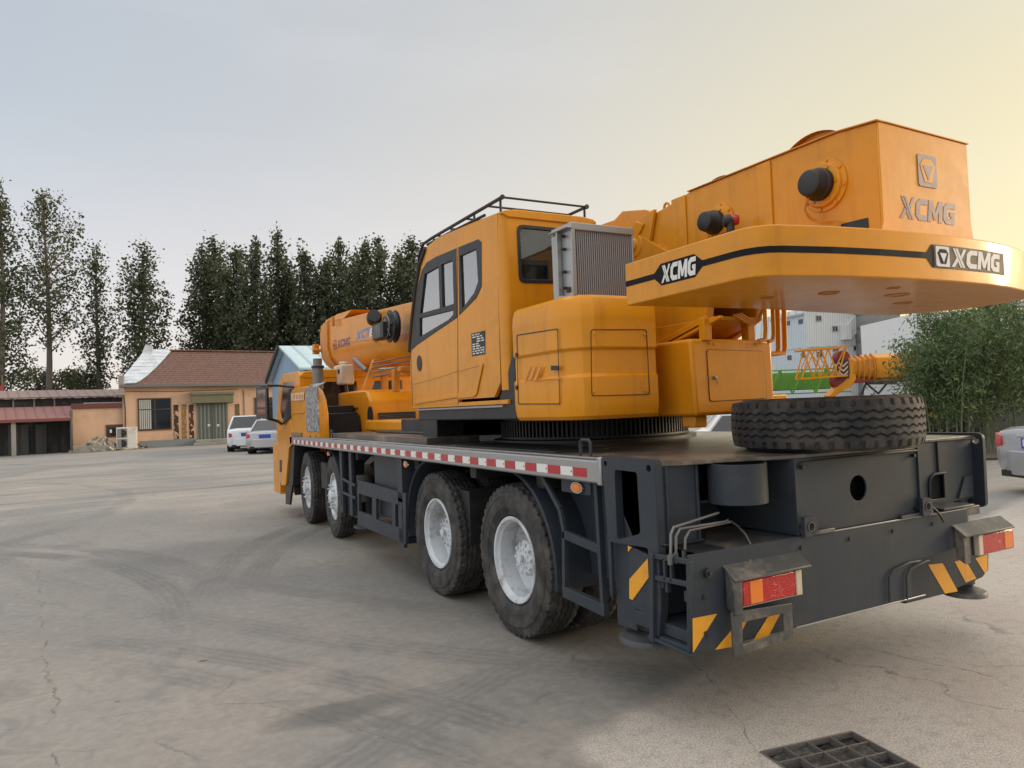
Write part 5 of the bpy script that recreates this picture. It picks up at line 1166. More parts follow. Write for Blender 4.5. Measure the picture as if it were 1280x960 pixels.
for i, (u0, v0, u1, v1, mt) in enumerate([(217,506,224,550,CAL1),(227,505.5,234,549.5,CAL2),(236,506,243,550,CAL1),(294,505,300,528,CAL3)]):
    a = MB(); fbox(a, u0, v0, u1, v1, -.03, 0); obj('wall_panel', a, mt, hs, .004)
a = MB(); a.tube([H(SL+.12,-.03,.4), H(SL+.15,-.03,2.2), H(SL+.05,-.03,3.6)], .03, 6); a.tube([H(fs(305,500)[0],-.03,.5), H(fs(305,500)[0],-.03,3.3)], .02, 6); obj('conduit', a, BLACK, hs)
a = MB(); a.tube([H(SL+.2,-.04,3.35), H(3,-.04,3.30), H(6.5,-.04,3.38)], .012, 5); obj('cable', a, BLACK, hs)

# annex
an = thing('annex', 'low peach annex with dark red coping left of the tiled house', 'annex', H(-1.5,1,0)[:])
s0, zt = fs(90,511); a = MB(); hbox(a, s0, SL, .12, .35, 0, zt); hbox(a, s0, s0+.2, .35, 4, 0, zt); hbox(a, s0+.2, SL, 3.8, 4, 0, zt); obj('wall', a, PEACH, an)
a = MB(); hbox(a, s0-.05, SL, .0, 4.1, zt, zt+.28); obj('coping', a, mat('dark_red_coping', (.13,.045,.035), .7, var=.4), an, .02)
a = MB(); hbox(a, s0+.3, SL-.1, 1.5, 2.2, zt+.28, zt+.36); obj('roof_sheet', a, FOILM, an)
a = MB(); (w0, z1), (w1, z0) = fs(132,531), fs(152,546); hbox(a, w0, SL-.02, .08, .12, z0, z1); wn_ = obj('window', a, WOOD, an, .01)
a = MB(); hbox(a, w0+.08, SL-.05, .07, .08, z0+.08, z1-.12); obj('pane', a, DGLASS, wn_)
a = MB(); fbox(a, 137,537,139.5,541,.055,.07); obj('notice', a, LETW, wn_)
a = MB(); hbox(a, s0, SL, .06, .12, 0, .32); obj('plinth', a, PLINTH, an)

# open shed
SH1 = s0; sh = thing('open_shed', 'long open shed with red corrugated lean-to roof and dark sheet walls', 'shed', H(-8,3,0)[:])
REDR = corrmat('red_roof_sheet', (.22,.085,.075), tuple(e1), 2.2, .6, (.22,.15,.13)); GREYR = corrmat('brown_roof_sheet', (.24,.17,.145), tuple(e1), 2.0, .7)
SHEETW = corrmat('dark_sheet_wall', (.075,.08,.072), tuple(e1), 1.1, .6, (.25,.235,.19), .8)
zf, zb_ = fs(60,523,-.6)[1], fs(60,508,2.6)[1]
a = MB(); a.hexa([H(-16,-.6,zf-.06),H(SH1,-.6,zf-.06),H(SH1,2.6,zb_-.06),H(-16,2.6,zb_-.06),H(-16,-.6,zf),H(SH1,-.6,zf),H(SH1,2.6,zb_),H(-16,2.6,zb_)]); obj('lean_to_roof', a, REDR, sh)
a = MB(); hbox(a, -16, SH1, -.62, -.60, zf-.16, zf-.0); obj('fascia', a, mat('shed_fascia', (.20,.06,.05), .6), sh)
a = MB(); hbox(a, -16, SH1, 2.6, 2.8, 0, zb_); hbox(a, SH1-.06, SH1, -.3, 2.6, 0, zb_-.3); obj('rear_wall', a, SHEETW, sh)
for u in (20,): a = MB(); s_ = fs(u,540,-.5)[0]; hbox(a, s_-.09, s_+.09, -.5, -.32, 0, zf-.06); obj('post', a, CONC, sh, .01)
for s_ in (-14.2,): a = MB(); hbox(a, s_-.09, s_+.09, -.5, -.32, 0, zf-.06); obj('post', a, CONC, sh, .01)
rr = random.Random(9)
for k in range(9):
    s_ = -15+k*1.28
    if s_+.9 > SH1: break
    a = MB(); w_ = rr.uniform(.5,1.1); hbox(a, s_, s_+w_, 2.3, 2.38, 0, rr.uniform(1.5,1.9)); obj('sheet_panel', a, corrmat('panel', tuple([rr.uniform(.05,.20)]*3), tuple(e1), 1.5, .6), sh)
a = MB(); zu = fs(60,498,3.2)[1]; hbox(a, -16, SL-.02, 3.2, 3.3, 0, zu); obj('clerestory', a, mat('clerestory_dark', (.03,.027,.025), .7, var=.5, scale=4, dirt=.6, dirtcol=(.14,.12,.1)), sh)
a = MB(); z2 = fs(60,489,6)[1]; a.hexa([H(-16,2.9,zu),H(SL-.02,2.9,zu),H(SL-.02,6.5,z2),H(-16,6.5,z2),H(-16,2.9,zu+.08),H(SL-.02,2.9,zu+.08),H(SL-.02,6.5,z2+.08),H(-16,6.5,z2+.08)]); obj('upper_roof', a, GREYR, sh)
for k in range(12): a = MB(); s_ = -15+k; hbox(a, s_, s_+.07, 3.1, 3.19, zb_, zu); obj('strut', a, CONC, sh)
for i, (s_, w_, h_, c_) in enumerate([(-8.4,.5,.45,(.5,.5,.48)),(-12.0,.4,.35,(.45,.47,.5))]):
    a = MB(); hbox(a, s_, s_+w_, 0, .3, 0, h_); a.cyl(H(s_+w_/2,.15,h_), H(s_+w_/2,.15,h_+.15), .1, 10); tag(obj('plastic_crate', a, mat('crate', c_, .6), org=H(s_,0,0)[:], bevel=.02), ['pale plastic tub standing right of the shed post', 'bluish white plastic tub left of the shed post'][i], 'tub')
# flag
a = MB(); p = at(3,492,'d',52); fl = thing('red_flag', 'small red flag above the shed roof at the left edge', 'flag', (p.x,p.y,0)); a.cyl((p.x,p.y,0), (p.x,p.y,p.z+1.3), .03, 8); obj('pole', a, STEEL, fl)
a = MB(); q_ = [at(u, v, 'd', 52) for u, v in ((4.5,477),(5,489),(1,490),(-4,489))]; a.prism(q_, (0,.02,0)); obj('cloth', a, mat('flag_red', (.55,.04,.03), .8), fl)
# power line
for nm, v0, v1 in (('upper',469.5,480.5), ('lower',473.5,485)):
    a = MB(); p0, p1 = at(-60, v0-8, 'd', 60), at(175, v1+13, 'd', 60); a.tube([p0.lerp(p1, k/8)-Vector((0,0,.5*math.sin(k/8*math.pi))) for k in range(9)], .022, 5)
    tag(obj('power_line', a, BLACK, org=p0[:]), f'{nm} of the two thin power lines crossing the sky above the shed', 'cable', 'power lines')

# air conditioner
c = ground(157, 41.3); ac = thing('air_conditioner', 'white outdoor air conditioner with two round fans by the house corner', 'air conditioner', c[:])
def ab(x0, x1, y0, y1, z0, z1, m_): m_.hexa([c+e1*x+e2*y+Vector((0,0,z)) for x, y, z in [(x0,y0,z0),(x1,y0,z0),(x1,y1,z0),(x0,y1,z0),(x0,y0,z1),(x1,y0,z1),(x1,y1,z1),(x0,y1,z1)]])
a = MB(); ab(-.50,.52,-.2,.25,.06,1.28,a); obj('casing', a, CREAM if False else mat('ac_casing', (.62,.60,.56), .5, var=.15, dirt=.3), ac, .02)
for z in (.37, .95):
    a = MB(); ab(-.45,.05,-.206,-.2,z-.26,z+.26,a); g_ = obj('fan_guard', a, mat('fan_guard_grey', (.22,.21,.20), .6), ac); a = MB(); a.lathe([(.22,-.004),(.22,-.012),(.06,-.012),(.0,-.02)], c+e1*-.2+e2*-.206+Vector((0,0,z)), e2, 24); obj('fan', a, DARK, g_)
a = MB(); ab(-.44,-.34,-.2,.2,0,.06,a); ab(.34,.44,-.2,.2,0,.06,a); obj('foot', a, DARK, ac)
a = MB(); a.tube([c+e1*.53+Vector((0,0,.3)), c+e1*.75+Vector((0,0,.12)), c+e1*.9+e2*1.0+Vector((0,0,.05)), c+e1*.9+e2*2.0+Vector((0,0,.4))], .03, 6); obj('pipe', a, BLACK, ac)
# rubble heap and low wall
rp_ = ground(122, 40.6); rr = random.Random(5); a = MB()
for k in range(170):
    x = rr.gauss(0,.62); y = rr.gauss(0,.35); hmax = max(.05, .85*math.exp(-(x/.75)**2-(y/.5)**2)); z = rr.uniform(0,1)*hmax
    s_ = rr.uniform(.04,.14); p = rp_+e1*x+e2*y+Vector((0,0,z)); R = Matrix.Rotation(rr.uniform(0,6), 3, Vector((rr.random(), rr.random(), rr.random())).normalized())
    a.hexa([p+R@Vector((i*s_*1.4, j*s_, l*s_*.6)) for i, j, l in [(-1,-1,-1),(1,-1,-1),(1,1,-1),(-1,1,-1),(-1,-1,1),(1,-1,1),(1,1,1),(-1,1,1)]])
tag(obj('rubble_heap', a, mat('rubble', (.42,.36,.28), .9, var=.8, scale=6, dirt=.8, dirtcol=(.14,.12,.1)), org=rp_[:]), kind='stuff', label='heap of pale broken rubble piled against the annex wall', cat='rubble')
a = MB(); q_ = ground(116, 39.9); a.hexa([q_+e1*x+e2*y+Vector((0,0,z)) for x, y, z in [(-1.0,0,0),(.95,0,0),(.95,.2,0),(-1.0,.2,0),(-1.0,0,.36),(.95,0,.36),(.95,.2,.36),(-1.0,.2,.36)]]); tag(obj('block_wall', a, CONC, org=q_[:], bevel=.02), 'knee-high grey block wall in front of the rubble heap', 'low wall')

# blue shed
P0_, P1_ = ground(340, 40.5), ground(382, 30.5); dG = (P1_-P0_); LG = dG.length; dG.normalize(); dN = Vector((dG.y, -dG.x, 0)); dN = -dN if dN.dot(cR) < 0 else dN
def BZ(u, v, d): return at(u, v, 'd', d).z
zb0, zap, zf0 = BZ(340,476.5,40.5), BZ(357,434.5,36), BZ(383,461,30.5)
kap = .46
bs = thing('blue_shed', 'blue corrugated metal shed with a pale blue sheet roof between the house and the crane', 'shed', (P0_+dG*LG/2)[:])
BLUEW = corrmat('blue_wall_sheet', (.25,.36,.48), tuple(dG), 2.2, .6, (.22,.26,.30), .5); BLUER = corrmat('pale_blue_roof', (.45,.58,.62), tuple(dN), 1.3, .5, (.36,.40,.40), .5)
a = MB(); g_ = [P0_, P1_, P1_+Z*zf0, P0_+dG*LG*kap+Z*zap, P0_+Z*zb0]; a.prism(g_, dN*.08); a.hexa([P1_, P1_+dN*9, P1_+dN*9-dG*.1, P1_-dG*.1, P1_+Z*zf0, P1_+dN*9+Z*zf0, P1_+dN*9-dG*.1+Z*zf0, P1_-dG*.1+Z*zf0]); obj('wall', a, BLUEW, bs)
ap = P0_+dG*LG*kap+Z*zap; o_ = -dN*.25
a = MB(); f0 = P1_+Z*zf0+(P1_+Z*zf0-ap)*.03; b0 = P0_+Z*zb0+(P0_+Z*zb0-ap)*.03
for p in (f0, b0): a.hexa([ap+o_, ap+dN*9, p+dN*9, p+o_, ap+o_+Z*.09, ap+dN*9+Z*.09, p+dN*9+Z*.09, p+o_+Z*.09])
obj('roof', a, BLUER, bs)
a = MB()
for p in (b0,): a.bar(ap+o_*1.2+Z*.02, p+o_*1.2+Z*.02, .12, .22)
obj('barge_board', a, DARK, bs)

# ================================================================ cars
def rot(az): return -az
CARM = {}
def make_car(name, label, cat, loc, az, paint, L=4.6, W=1.78, Ht=1.46, kind='sedan', group=None, plate=None):
    t_ = thing(name, label, cat, loc, group, rot(az)); hw = W/2
    def P_(nm, m_, mt, par=None, bev=.0, **k):
        return obj(nm, m_, mt, par or t_, bev, **k)
    ORG[t_.name] = Vector((0,0,0))
    suv = kind != 'sedan'
    zb = .20 if not suv else .26; belt = .90 if not suv else 1.0
    st = [(-L/2, .40,.86 if not suv else .94,.84), (-L/2+.04, .30,.92 if not suv else 1.0,.90), (-L/2+.25,.22,belt+.07,.97), (-L/2+.75,zb,belt+.05,1.), (-L/4,zb,belt,1.), (0,zb,belt-.02,1.), (L/4,zb,belt-.05,1.), (L/2-.9,zb,belt-.06,.99), (L/2-.35,.24,.80,.94), (L/2-.08,.30,.66,.82), (L/2,.40,.52,.70)]
    ri = []
    for y, b, tp, k in st:
        w_ = hw*k; ri.append([(-w_*.88,y,b),(-w_*.985,y,b+.10),(-w_,y,(b+tp)/2),(-w_*.975,y,tp-.10),(-w_*.90,y,tp-.02),(-w_*.5,y,tp+.015),(w_*.5,y,tp+.015),(w_*.90,y,tp-.02),(w_*.975,y,tp-.10),(w_,y,(b+tp)/2),(w_*.985,y,b+.10),(w_*.88,y,b)])
    a = MB(); a.loft(ri); P_('body', a, paint, bev=.012, ang=40)
    rb_, rf_ = (-L/2+.62, L/2-1.15) if not suv else (-L/2+.18, L/2-1.25); tb, tf = (rb_+.62, rf_-.95) if not suv else (rb_+.35, rf_-.85)
    z0_, z1_ = belt-.03, Ht-.035
    base = [(-hw*.90,rb_),( -hw*.92,(rb_+rf_)/2),(-hw*.86,rf_),(hw*.86,rf_),(hw*.92,(rb_+rf_)/2),(hw*.90,rb_)]
    top_ = [(-hw*.66,tb),(-hw*.70,(tb+tf)/2),(-hw*.66,tf),(hw*.66,tf),(hw*.70,(tb+tf)/2),(hw*.66,tb)]
    a = MB(); a.loft([[(x,y,z0_) for x, y in base], [(x,y,z1_) for x, y in top_]]); gh = P_('glasshouse', a, DGLASS, bev=.01)
    a = MB(); a.loft([[(x*1.03,y+(.04 if y > 0 else -.04),z1_-.03) for x, y in top_], [(x*1.0,y,Ht-.012) for x, y in top_], [(x*.8,y*.85,Ht) for x, y in top_]]); P_('roof', a, paint, bev=.02, ang=60)
    a = MB()
    for sx in (-1, 1):
        for (bx, by), (tx, ty) in (((hw*.90,rb_),(hw*.66,tb)), ((hw*.86,rf_),(hw*.66,tf)), ((hw*.92,-.1),(hw*.70,-.1))):
            a.bar((sx*bx,by,z0_), (sx*tx,ty,z1_), .075 if by != -.1 else .06, .05)
        a.bar((sx*hw*.915,rb_,z0_+.0), (sx*hw*.93,rf_,z0_+.0), .03, .05)
    P_('pillar', a, paint, bev=.006)
    wr = .32 if not suv else .35
    for sx in (-1, 1):
        for yw_ in (-L/2+.95, L/2-.88):
            a = MB(); a.cyl((sx*(hw-.26),yw_,wr+.02),(sx*(hw+.006),yw_,wr+.02),wr+.055,28); P_('wheel_arch', a, BLACK)
            h_ = MB(); h_.lathe([(.21,0),(.23,.01),(wr-.02,.01),(wr,.04),(wr,.20),(wr-.03,.22),(0,.22)], (sx*(hw+.012),yw_,wr), (-sx,0,0), 32); w_ = P_('wheel', h_, TYRE)
            h_ = MB(); h_.lathe([(.20,.0),(.205,.03),(.05,.015),(0,.01)], (sx*(hw+.012),yw_,wr), (-sx,0,0), 24)
            for k in range(5): an_ = k*2*math.pi/5; h_.bar((sx*(hw+.010),yw_,wr),(sx*(hw+.010),yw_+.19*math.cos(an_),wr+.19*math.sin(an_)),.05,.02,(1,0,0))
            P_('rim', h_, ALU, w_)
    yr2 = -L/2
    for sx in (-1, 1):
        a = MB(); x0_, x1_ = sx*hw*.70, sx*hw*.95; a.hexa([(x0_,yr2-.025,.70),(x1_*.91,yr2+.0,.66),(x1_*.99,yr2+.30,.70),(x0_,yr2+.2,.70),(x0_,yr2-.02,.84),(x1_*.91,yr2+.0,.88),(x1_*.99,yr2+.33,.88),(x0_,yr2+.2,.84)]); P_('tail_lamp', a, REDL, bev=.01)
        a = MB(); a.hexa([(sx*hw*.60,L/2-.16,.56),(sx*hw*.90,L/2-.42,.58),(sx*hw*.86,L/2-.5,.58),(sx*hw*.60,L/2-.4,.58),(sx*hw*.60,L/2-.22,.68),(sx*hw*.93,L/2-.5,.72),(sx*hw*.86,L/2-.6,.72),(sx*hw*.60,L/2-.5,.70)]); P_('headlight', a, CHROME, bev=.01)
        a = MB(); a.box(*sorted((sx*(hw+.02), sx*(hw+.17))), .62, .74, .90, 1.03); P_('mirror', a, paint, bev=.03)
    a = MB(); a.loft([[(x,y,z) for x, y in ((-hw*.80,yr2+.04),(-hw*.4,yr2-.05),(hw*.4,yr2-.05),(hw*.80,yr2+.04),(hw*.93,yr2+.28),(-hw*.93,yr2+.28))] for z in (.27,.31,.58,.63)]); bp = P_('rear_bumper', a, paint, bev=.02)
    a = MB(); a.box(-hw*.72,hw*.72,yr2-.03,yr2+.1,.24,.33); P_('diffuser', a, BLACK, bp)
    pz = .74 if not suv else .78
    a = MB(); a.box(-.24,.24,yr2-.012,yr2+.06,pz-.075,pz+.075); np_ = P_('number_plate', a, BLUEP, bev=.003)
    a = MB(); a.box(-.32,.32,yr2-.018,yr2+.06,pz+.095,pz+.125); P_('trunk_trim', a, CHROME, bev=.004)
    a = MB(); a.lathe([(.045,0),(.045,-.01),(.03,-.012),(0,-.01)], (0,yr2-.0,pz+.155), (0,1,0), 16); P_('badge', a, CHROME)
    if plate:
        cu = bpy.data.curves.new('plate_text', 'FONT'); cu.body = plate; cu.size = .115; cu.align_x = 'CENTER'; cu.align_y = 'CENTER'; cu.extrude = .001; cu.offset = .003
        to = bpy.data.objects.new('tmp', cu); COL.objects.link(to); dg = bpy.context.evaluated_depsgraph_get(); me = bpy.data.meshes.new_from_object(to.evaluated_get(dg)); bpy.data.objects.remove(to)
        o = bpy.data.objects.new('plate_characters', me); COL.objects.link(o); me.materials.clear(); me.materials.append(LETW); o.parent = np_; o.rotation_euler = (R_(90),0,0); o.location = (0,yr2-.014,pz); o.scale = (.80,1,1)
    return t_
make_car('parked_car', 'silver sedan with a blue number plate, cut off by the right edge behind the crane', 'car', (0,0,0), 0, SILVER, plate='鲁E GZ889')
cr = [o for o in bpy.data.objects if o.name == 'parked_car'][0]
def place_rear_left(o, u, d, az, L, W):
    g_ = ground(u, d); f_ = Vector((math.sin(az), math.cos(az), 0)); r_ = Vector((math.cos(az), -math.sin(az), 0)); o.location = g_+f_*L/2+r_*W/2; o.rotation_euler.z = -az
place_rear_left(cr, 1233, 11.2, R_(115), 4.6, 1.78)
g_ = ground(318, 34.5); make_car('parked_car', 'white SUV with black rear window parked by the house, left of a silver sedan', 'car', (g_+Vector((0,1.5,0)))[:], R_(13), CARW, 4.6, 1.82, 1.66, 'suv')
g_ = ground(343, 31.5); make_car('parked_car', 'silver sedan parked beside the white SUV, half hidden by the crane mirror', 'car', (g_+Vector((0.3,1.5,0)))[:], R_(22), SILVER, 4.6, 1.76, 1.46)
g_ = ground(866, 14.5); f_ = Vector((math.sin(R_(128)), math.cos(R_(128)), 0)); make_car('parked_car', 'white car showing through the gap between crane deck and turntable', 'car', (g_+f_*2.0)[:], R_(128), CARW, 4.5, 1.78, 1.42, 'suv').scale = (.90,.90,.90)

# ================================================================ foliage
def leafmat(name, c1, c2, c3=None, tr=.25):
    mt, t = newmat(name); g = t.geo(); r = g.outputs['Random Per Island']
    c = t.ramp(r, [(0, c1), (.6, c2), (1, c3 or c2)])
    b = t.new('ShaderNodeBsdfPrincipled'); t.put(b, 0, c); t.put(b, 'Roughness', .6)
    tl = t.new('ShaderNodeBsdfTranslucent'); t.put(tl, 0, c); m_ = t.new('ShaderNodeMixShader'); t.put(m_, 0, tr); t.l.new(b.outputs[0], m_.inputs[1]); t.l.new(tl.outputs[0], m_.inputs[2])
    o = t.new('ShaderNodeOutputMaterial'); t.l.new(m_.outputs[0], o.inputs[0]); return mt
LEAF = leafmat('poplar_leaf', (.035,.050,.026), (.078,.098,.048), (.15,.155,.075), .35)
LEAF2 = leafmat('poplar_leaf_thin', (.05,.062,.03), (.095,.11,.052), (.19,.18,.08), .35)
BAMB = leafmat('bamboo_leaf', (.040,.078,.026), (.080,.13,.045), (.22,.25,.11), .42)
BARK = mat('poplar_bark', (.16,.14,.12), .9, var=.5, scale=4)
STEMM = mat('bamboo_stem', (.16,.17,.09), .6, var=.4, scale=3)
def leafmesh(name, ctr, size, mt, rng, aspect=.75, parent=None, org=(0,0,0), droop=0.):
    n = len(ctr); c = np.asarray(ctr, float)-np.array(org); s = rng.uniform(.6, 1.25, (n,1))*size
    a_ = rng.normal(size=(n,3)); a_[:,2] -= droop; a_ /= np.linalg.norm(a_, axis=1, keepdims=True); b_ = rng.normal(size=(n,3)); b_ -= a_*(a_*b_).sum(1, keepdims=True); b_ /= np.linalg.norm(b_, axis=1, keepdims=True)
    a_ *= s; b_ *= s*aspect*.5
    v = np.stack([c-a_*.5, c+b_, c+a_*.5, c-b_], 1).reshape(-1, 3)
    me = bpy.data.meshes.new(name); me.vertices.add(4*n); me.vertices.foreach_set('co', v.ravel()); me.loops.add(4*n); me.loops.foreach_set('vertex_index', np.arange(4*n)); me.polygons.add(n); me.polygons.foreach_set('loop_start', np.arange(n)*4)
    me.update(calc_edges=True); me.validate(); me.materials.append(mt); o = bpy.data.objects.new(name, me); COL.objects.link(o); o.parent = parent; return o
def tree(u, vtop, d, wpx, label, group, seed, cs=.25, dens=1., nb=30, leaf=None, lsize=.26, asym=0., cat='tree', ang=(20,38)):
    rg = np.random.default_rng(seed); base = ground(u, d); top_p = at(u, vtop, 'd', d); Hh = top_p.z; R0 = wpx/2*d/FPX
    t_ = thing('poplar_tree', label, cat, base[:], group)
    org = np.array(base[:]); lean = rg.normal(0,.015,2)
    def trunk_at(z): k = z/Hh; return np.array([base.x+lean[0]*z+.15*math.sin(k*5+seed), base.y+lean[1]*z, z])
    a = MB(); r0 = Hh*.0115+.06; P_ = [trunk_at(Hh*k/12) for k in range(13)]; a.tube(P_, [r0*(1-.93*k/12)+.01 for k in range(13)], 7)
    C0 = []
    for i in range(nb):
        k = cs+(.95-cs)*((i+rg.uniform(-.4,.4))/nb); z = max(.5, k*Hh); p = trunk_at(z); azm = i*2.39996+rg.uniform(-.5,.5); an_ = R_(rg.uniform(*ang)+12*(1-k))
        kk = min(.97, max(.01, (k-cs)/(1-cs))); env = (min(1, (kk/.22)**.6+.25))*(1-kk)**.55*(1+asym*math.cos(azm)); Lb = R0*env*rg.uniform(.6,1.3)/math.sin(an_+.25); Lb = min(Lb, (Hh-z)*1.05+.3)
        dv = np.array([math.cos(azm)*math.sin(an_), math.sin(azm)*math.sin(an_), math.cos(an_)]); e = p+dv*Lb; mid_ = p+dv*Lb*.5+np.array([math.cos(azm), math.sin(azm), -.3])*Lb*.07
        a.tube([p, mid_, e], [r0*.32*(1-k)+.025, r0*.18*(1-k)+.018, .01], 4)
        nc = max(2, int(Lb/.55*dens))
        for j in range(nc):
            tt_ = .28+.75*(j+rg.random())/nc; q_ = p+dv*Lb*tt_ + (np.array([math.cos(azm), math.sin(azm), -.3])*Lb*.07*math.sin(min(1,tt_)*math.pi)); sp_r = .22+.30*(1-tt_*.6)*min(1, R0/1.6)
            m_ = int(rg.integers(14,30)*min(1.4, dens+.2)); C0.append(q_+rg.normal(size=(m_,3))*np.array([sp_r,sp_r,sp_r*1.1]))
    for li in range(int(3+2*dens)):   # ascending leaders give the crown its feathery tips
        la = li*2.4+seed; out = 0 if li == 0 else R0*rg.uniform(.45,.8); tf = 1. if li == 0 else rg.uniform(.62,.96); kb = cs+.05
        for j in range(int(34*dens)):
            kk = rg.random()**.85; z = Hh*(kb+(tf-kb)*kk); p = trunk_at(z)+np.array([math.cos(la),math.sin(la),0])*out*min(1,kk*1.6); sp_ = R0*.40*(1.03-kk)**.7
            C0.append(p+rg.normal(size=3)*np.array([sp_,sp_,.3])+rg.normal(size=(int(rg.integers(10,22)),3))*np.array([.24,.24,.34]))
    for j in range(int(10*dens)+3): C0.append(trunk_at(Hh*(1-.012*j*1.6))+rg.normal(size=(14,3))*.22)
    obj('trunk', a, BARK, t_); leafmesh('crown', np.concatenate(C0), lsize, leaf or LEAF, rg, .8, t_, org)
    return t_
G1, G2 = 'poplars behind the shed', 'row of dark poplars behind the house'
tree(2, 228, 58, 62, 'dense dark poplar at the left edge of the frame', None, 11, .12, 1.1, 34)
tree(60, 236, 62, 98, 'tall thin-leaved poplar with pale bare trunk behind the open shed', None, 12, .36, .75, 46, LEAF2, .25, .2, 'tree', (26,50))
tree(119, 308, 66, 54, 'slim open-crowned poplar just left of the silver sheeted house gable', None, 13, .30, .7, 34)
tree(181, 303, 64, 72, 'dense dark poplar rising behind the silver sheeted gable of the house', None, 14, .10, 1.2, 36)
row = [(252,312,42),(274,298,44),(299,310,40),(322,300,42),(350,290,46),(366,330,36),(388,314,44),(410,326,36),(425,298,44),(452,318,40),(463,304,38),(482,298,42),(503,315,38),(521,296,42),(545,312,44)]
for i, (u, v, w_) in enumerate(row):
    tree(u, v, 70+3*math.sin(i*1.7), w_*1.6, 'tall narrow dark poplar in the dense row behind the house roof', G2, 30+i, .10, 1.15, 34, None, .31, .25*math.sin(i*2.3))
for i, (u, v, w_) in enumerate([(48,471,40),(90,469,36),(112,473,30)]):
    rg = np.random.default_rng(60+i); g_ = ground(u, 66); p = at(u, v+8, 'd', 66); t_ = thing('distant_tree', ['leftmost low round tree just above the shed roof', 'low round tree above the shed roof right of the pale trunk', 'lowest round tree above the annex, right beside the slim poplar trunk'][i], 'tree', g_[:])
    a = MB(); a.cyl(g_, Vector((g_.x,g_.y,p.z)), .15, 6); obj('trunk', a, BARK, t_); ct = np.array(p[:])+rg.normal(size=(60,3))*np.array([.9,.9,.6]); leafmesh('crown', (ct[:,None,:]+rg.normal(size=(60,26,3))*.25).reshape(-1,3), .24, LEAF2, rg, .8, t_, g_[:])

# bamboo on the right
def bamboo(u, d, vtop, seed, label, n=3, lean=.15):
    rg = np.random.default_rng(seed); base = ground(u, d); Hh = at(u, vtop, 'd', d).z; t_ = thing('bamboo', label, 'bamboo', base[:], 'bamboo plants beside the yard')
    C0 = []; 
    for s_ in range(n):
        off = rg.normal(size=2)*.28; ln = rg.normal(size=2)*lean*Hh; h_ = Hh*rg.uniform(.75,1.05); a = MB(); pts = []
        for k in range(9): kk = k/8; pts.append(np.array([base.x+off[0]+ln[0]*kk**2, base.y+off[1]+ln[1]*kk**2, h_*(kk-.06*kk**4)]))
        a.tube(pts, [.020*(1-.8*k/8) for k in range(9)], 6); obj('stem', a, STEMM, t_)
        for j in range(32):
            kk = rg.uniform(.16,1)**.75; i = min(7, int(kk*8)); p = pts[i]+(pts[i+1]-pts[i])*(kk*8-i); az_ = rg.uniform(0,6.28); Lb = rg.uniform(.3,.95)*(1.15-kk*.45)
            e = p+np.array([math.cos(az_),math.sin(az_),.45])*Lb; m_ = int(rg.integers(18,34)); tt_ = rg.uniform(.2,1,(m_,1)); C0.append(p+(e-p)*tt_+rg.normal(size=(m_,3))*.11)
    leafmesh('foliage', np.concatenate(C0), .135, BAMB, rg, .26, t_, base[:], .8); return t_
for i, (u, d, v, ln) in enumerate([(1148,17.5,425,.10),(1166,16.8,398,.12),(1182,17.8,388,.10),(1200,17,384,.12),(1214,18.4,372,.1),(1230,17.2,380,.12),(1246,18.2,370,.12),(1262,17,388,.1),(1280,18,366,.12),(1300,17.5,372,.1),(1222,19.5,392,.1),(1190,20,398,.1),(1165,20,410,.1),(1268,20,380,.12),(1240,21,372,.1)]):
    bamboo(u, d, v, 80+i, 'leafy bamboo plant in the dense clump right of the spare tyre' if i != 0 else 'leftmost bamboo of the clump, leaning towards the orange boom', 3, ln)
# ground litter strip under the bamboo
a = MB(); vs = [ground(1120,15.8), ground(1420,15.8), ground(1420,24), ground(1120,24)]; a.prism([p+Vector((0,0,.004)) for p in vs], (0,0,.05)); tag(obj('planting_bed', a, mat('bed_soil', (.07,.06,.045), .95, var=.6, scale=6, dirt=.6, dirtcol=(.05,.07,.03), bump=1., bscale=20)), kind='structure')
a = MB(); p0, p1 = ground(1130,23), ground(1500,23); n_ = Vector((0,0,1)); a.prism([p0, p1, p1+n_*1.5, p0+n_*1.5], cF*.2); tag(obj('yard_wall', a, mat('yard_wall_dark', (.10,.10,.085), .9, var=.5, dirt=.5), org=p0[:]), 'dark low yard wall behind the bamboo clump', 'wall')

# ================================================================ far right background
def face_box(mb, u0, u1, d, vt, depth, skew=0., z0=0.):
    p0, p1 = ground(u0, d), ground(u1, d+skew); dr_ = (p1-p0).normalized(); nn = Vector((-dr_.y, dr_.x, 0)); nn = nn if nn.dot(cF) > 0 else -nn; zt = at((u0+u1)/2, vt, 'd', d+skew/2).z; b = [p0, p1, p1+nn*depth, p0+nn*depth]
    mb.hexa([*[q_+Vector((0,0,z0)) for q_ in b], *[q_+Vector((0,0,zt)) for q_ in b]]); return p0, dr_, nn, zt
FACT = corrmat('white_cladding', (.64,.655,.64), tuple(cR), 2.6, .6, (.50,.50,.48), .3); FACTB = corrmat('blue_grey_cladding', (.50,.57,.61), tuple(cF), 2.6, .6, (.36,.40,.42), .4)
fb_ = thing('factory_building', 'pale multi-storey factory with small windows and covered stair, far behind the crane', 'factory', ground(1040,110)[:])
a = MB(); p0, dr_, nn, zt = face_box(a, 1011, 1087, 110, 384, 16, 2.); obj('main_block', a, FACT, fb_)
a = MB(); p0b, drb, nnb, ztb = face_box(a, 968, 1011, 118, 396, 10, -8.); obj('side_block', a, FACTB, fb_)
a = MB(); a.bar(p0+Vector((0,0,zt)), p0+dr_*9.2+Vector((0,0,zt)), .6, .25); a.bar(p0b+Vector((0,0,ztb)), p0b+drb*8+Vector((0,0,ztb)), .6, .3); obj('eave', a, mat('factory_eave', (.36,.40,.41), .7), fb_)
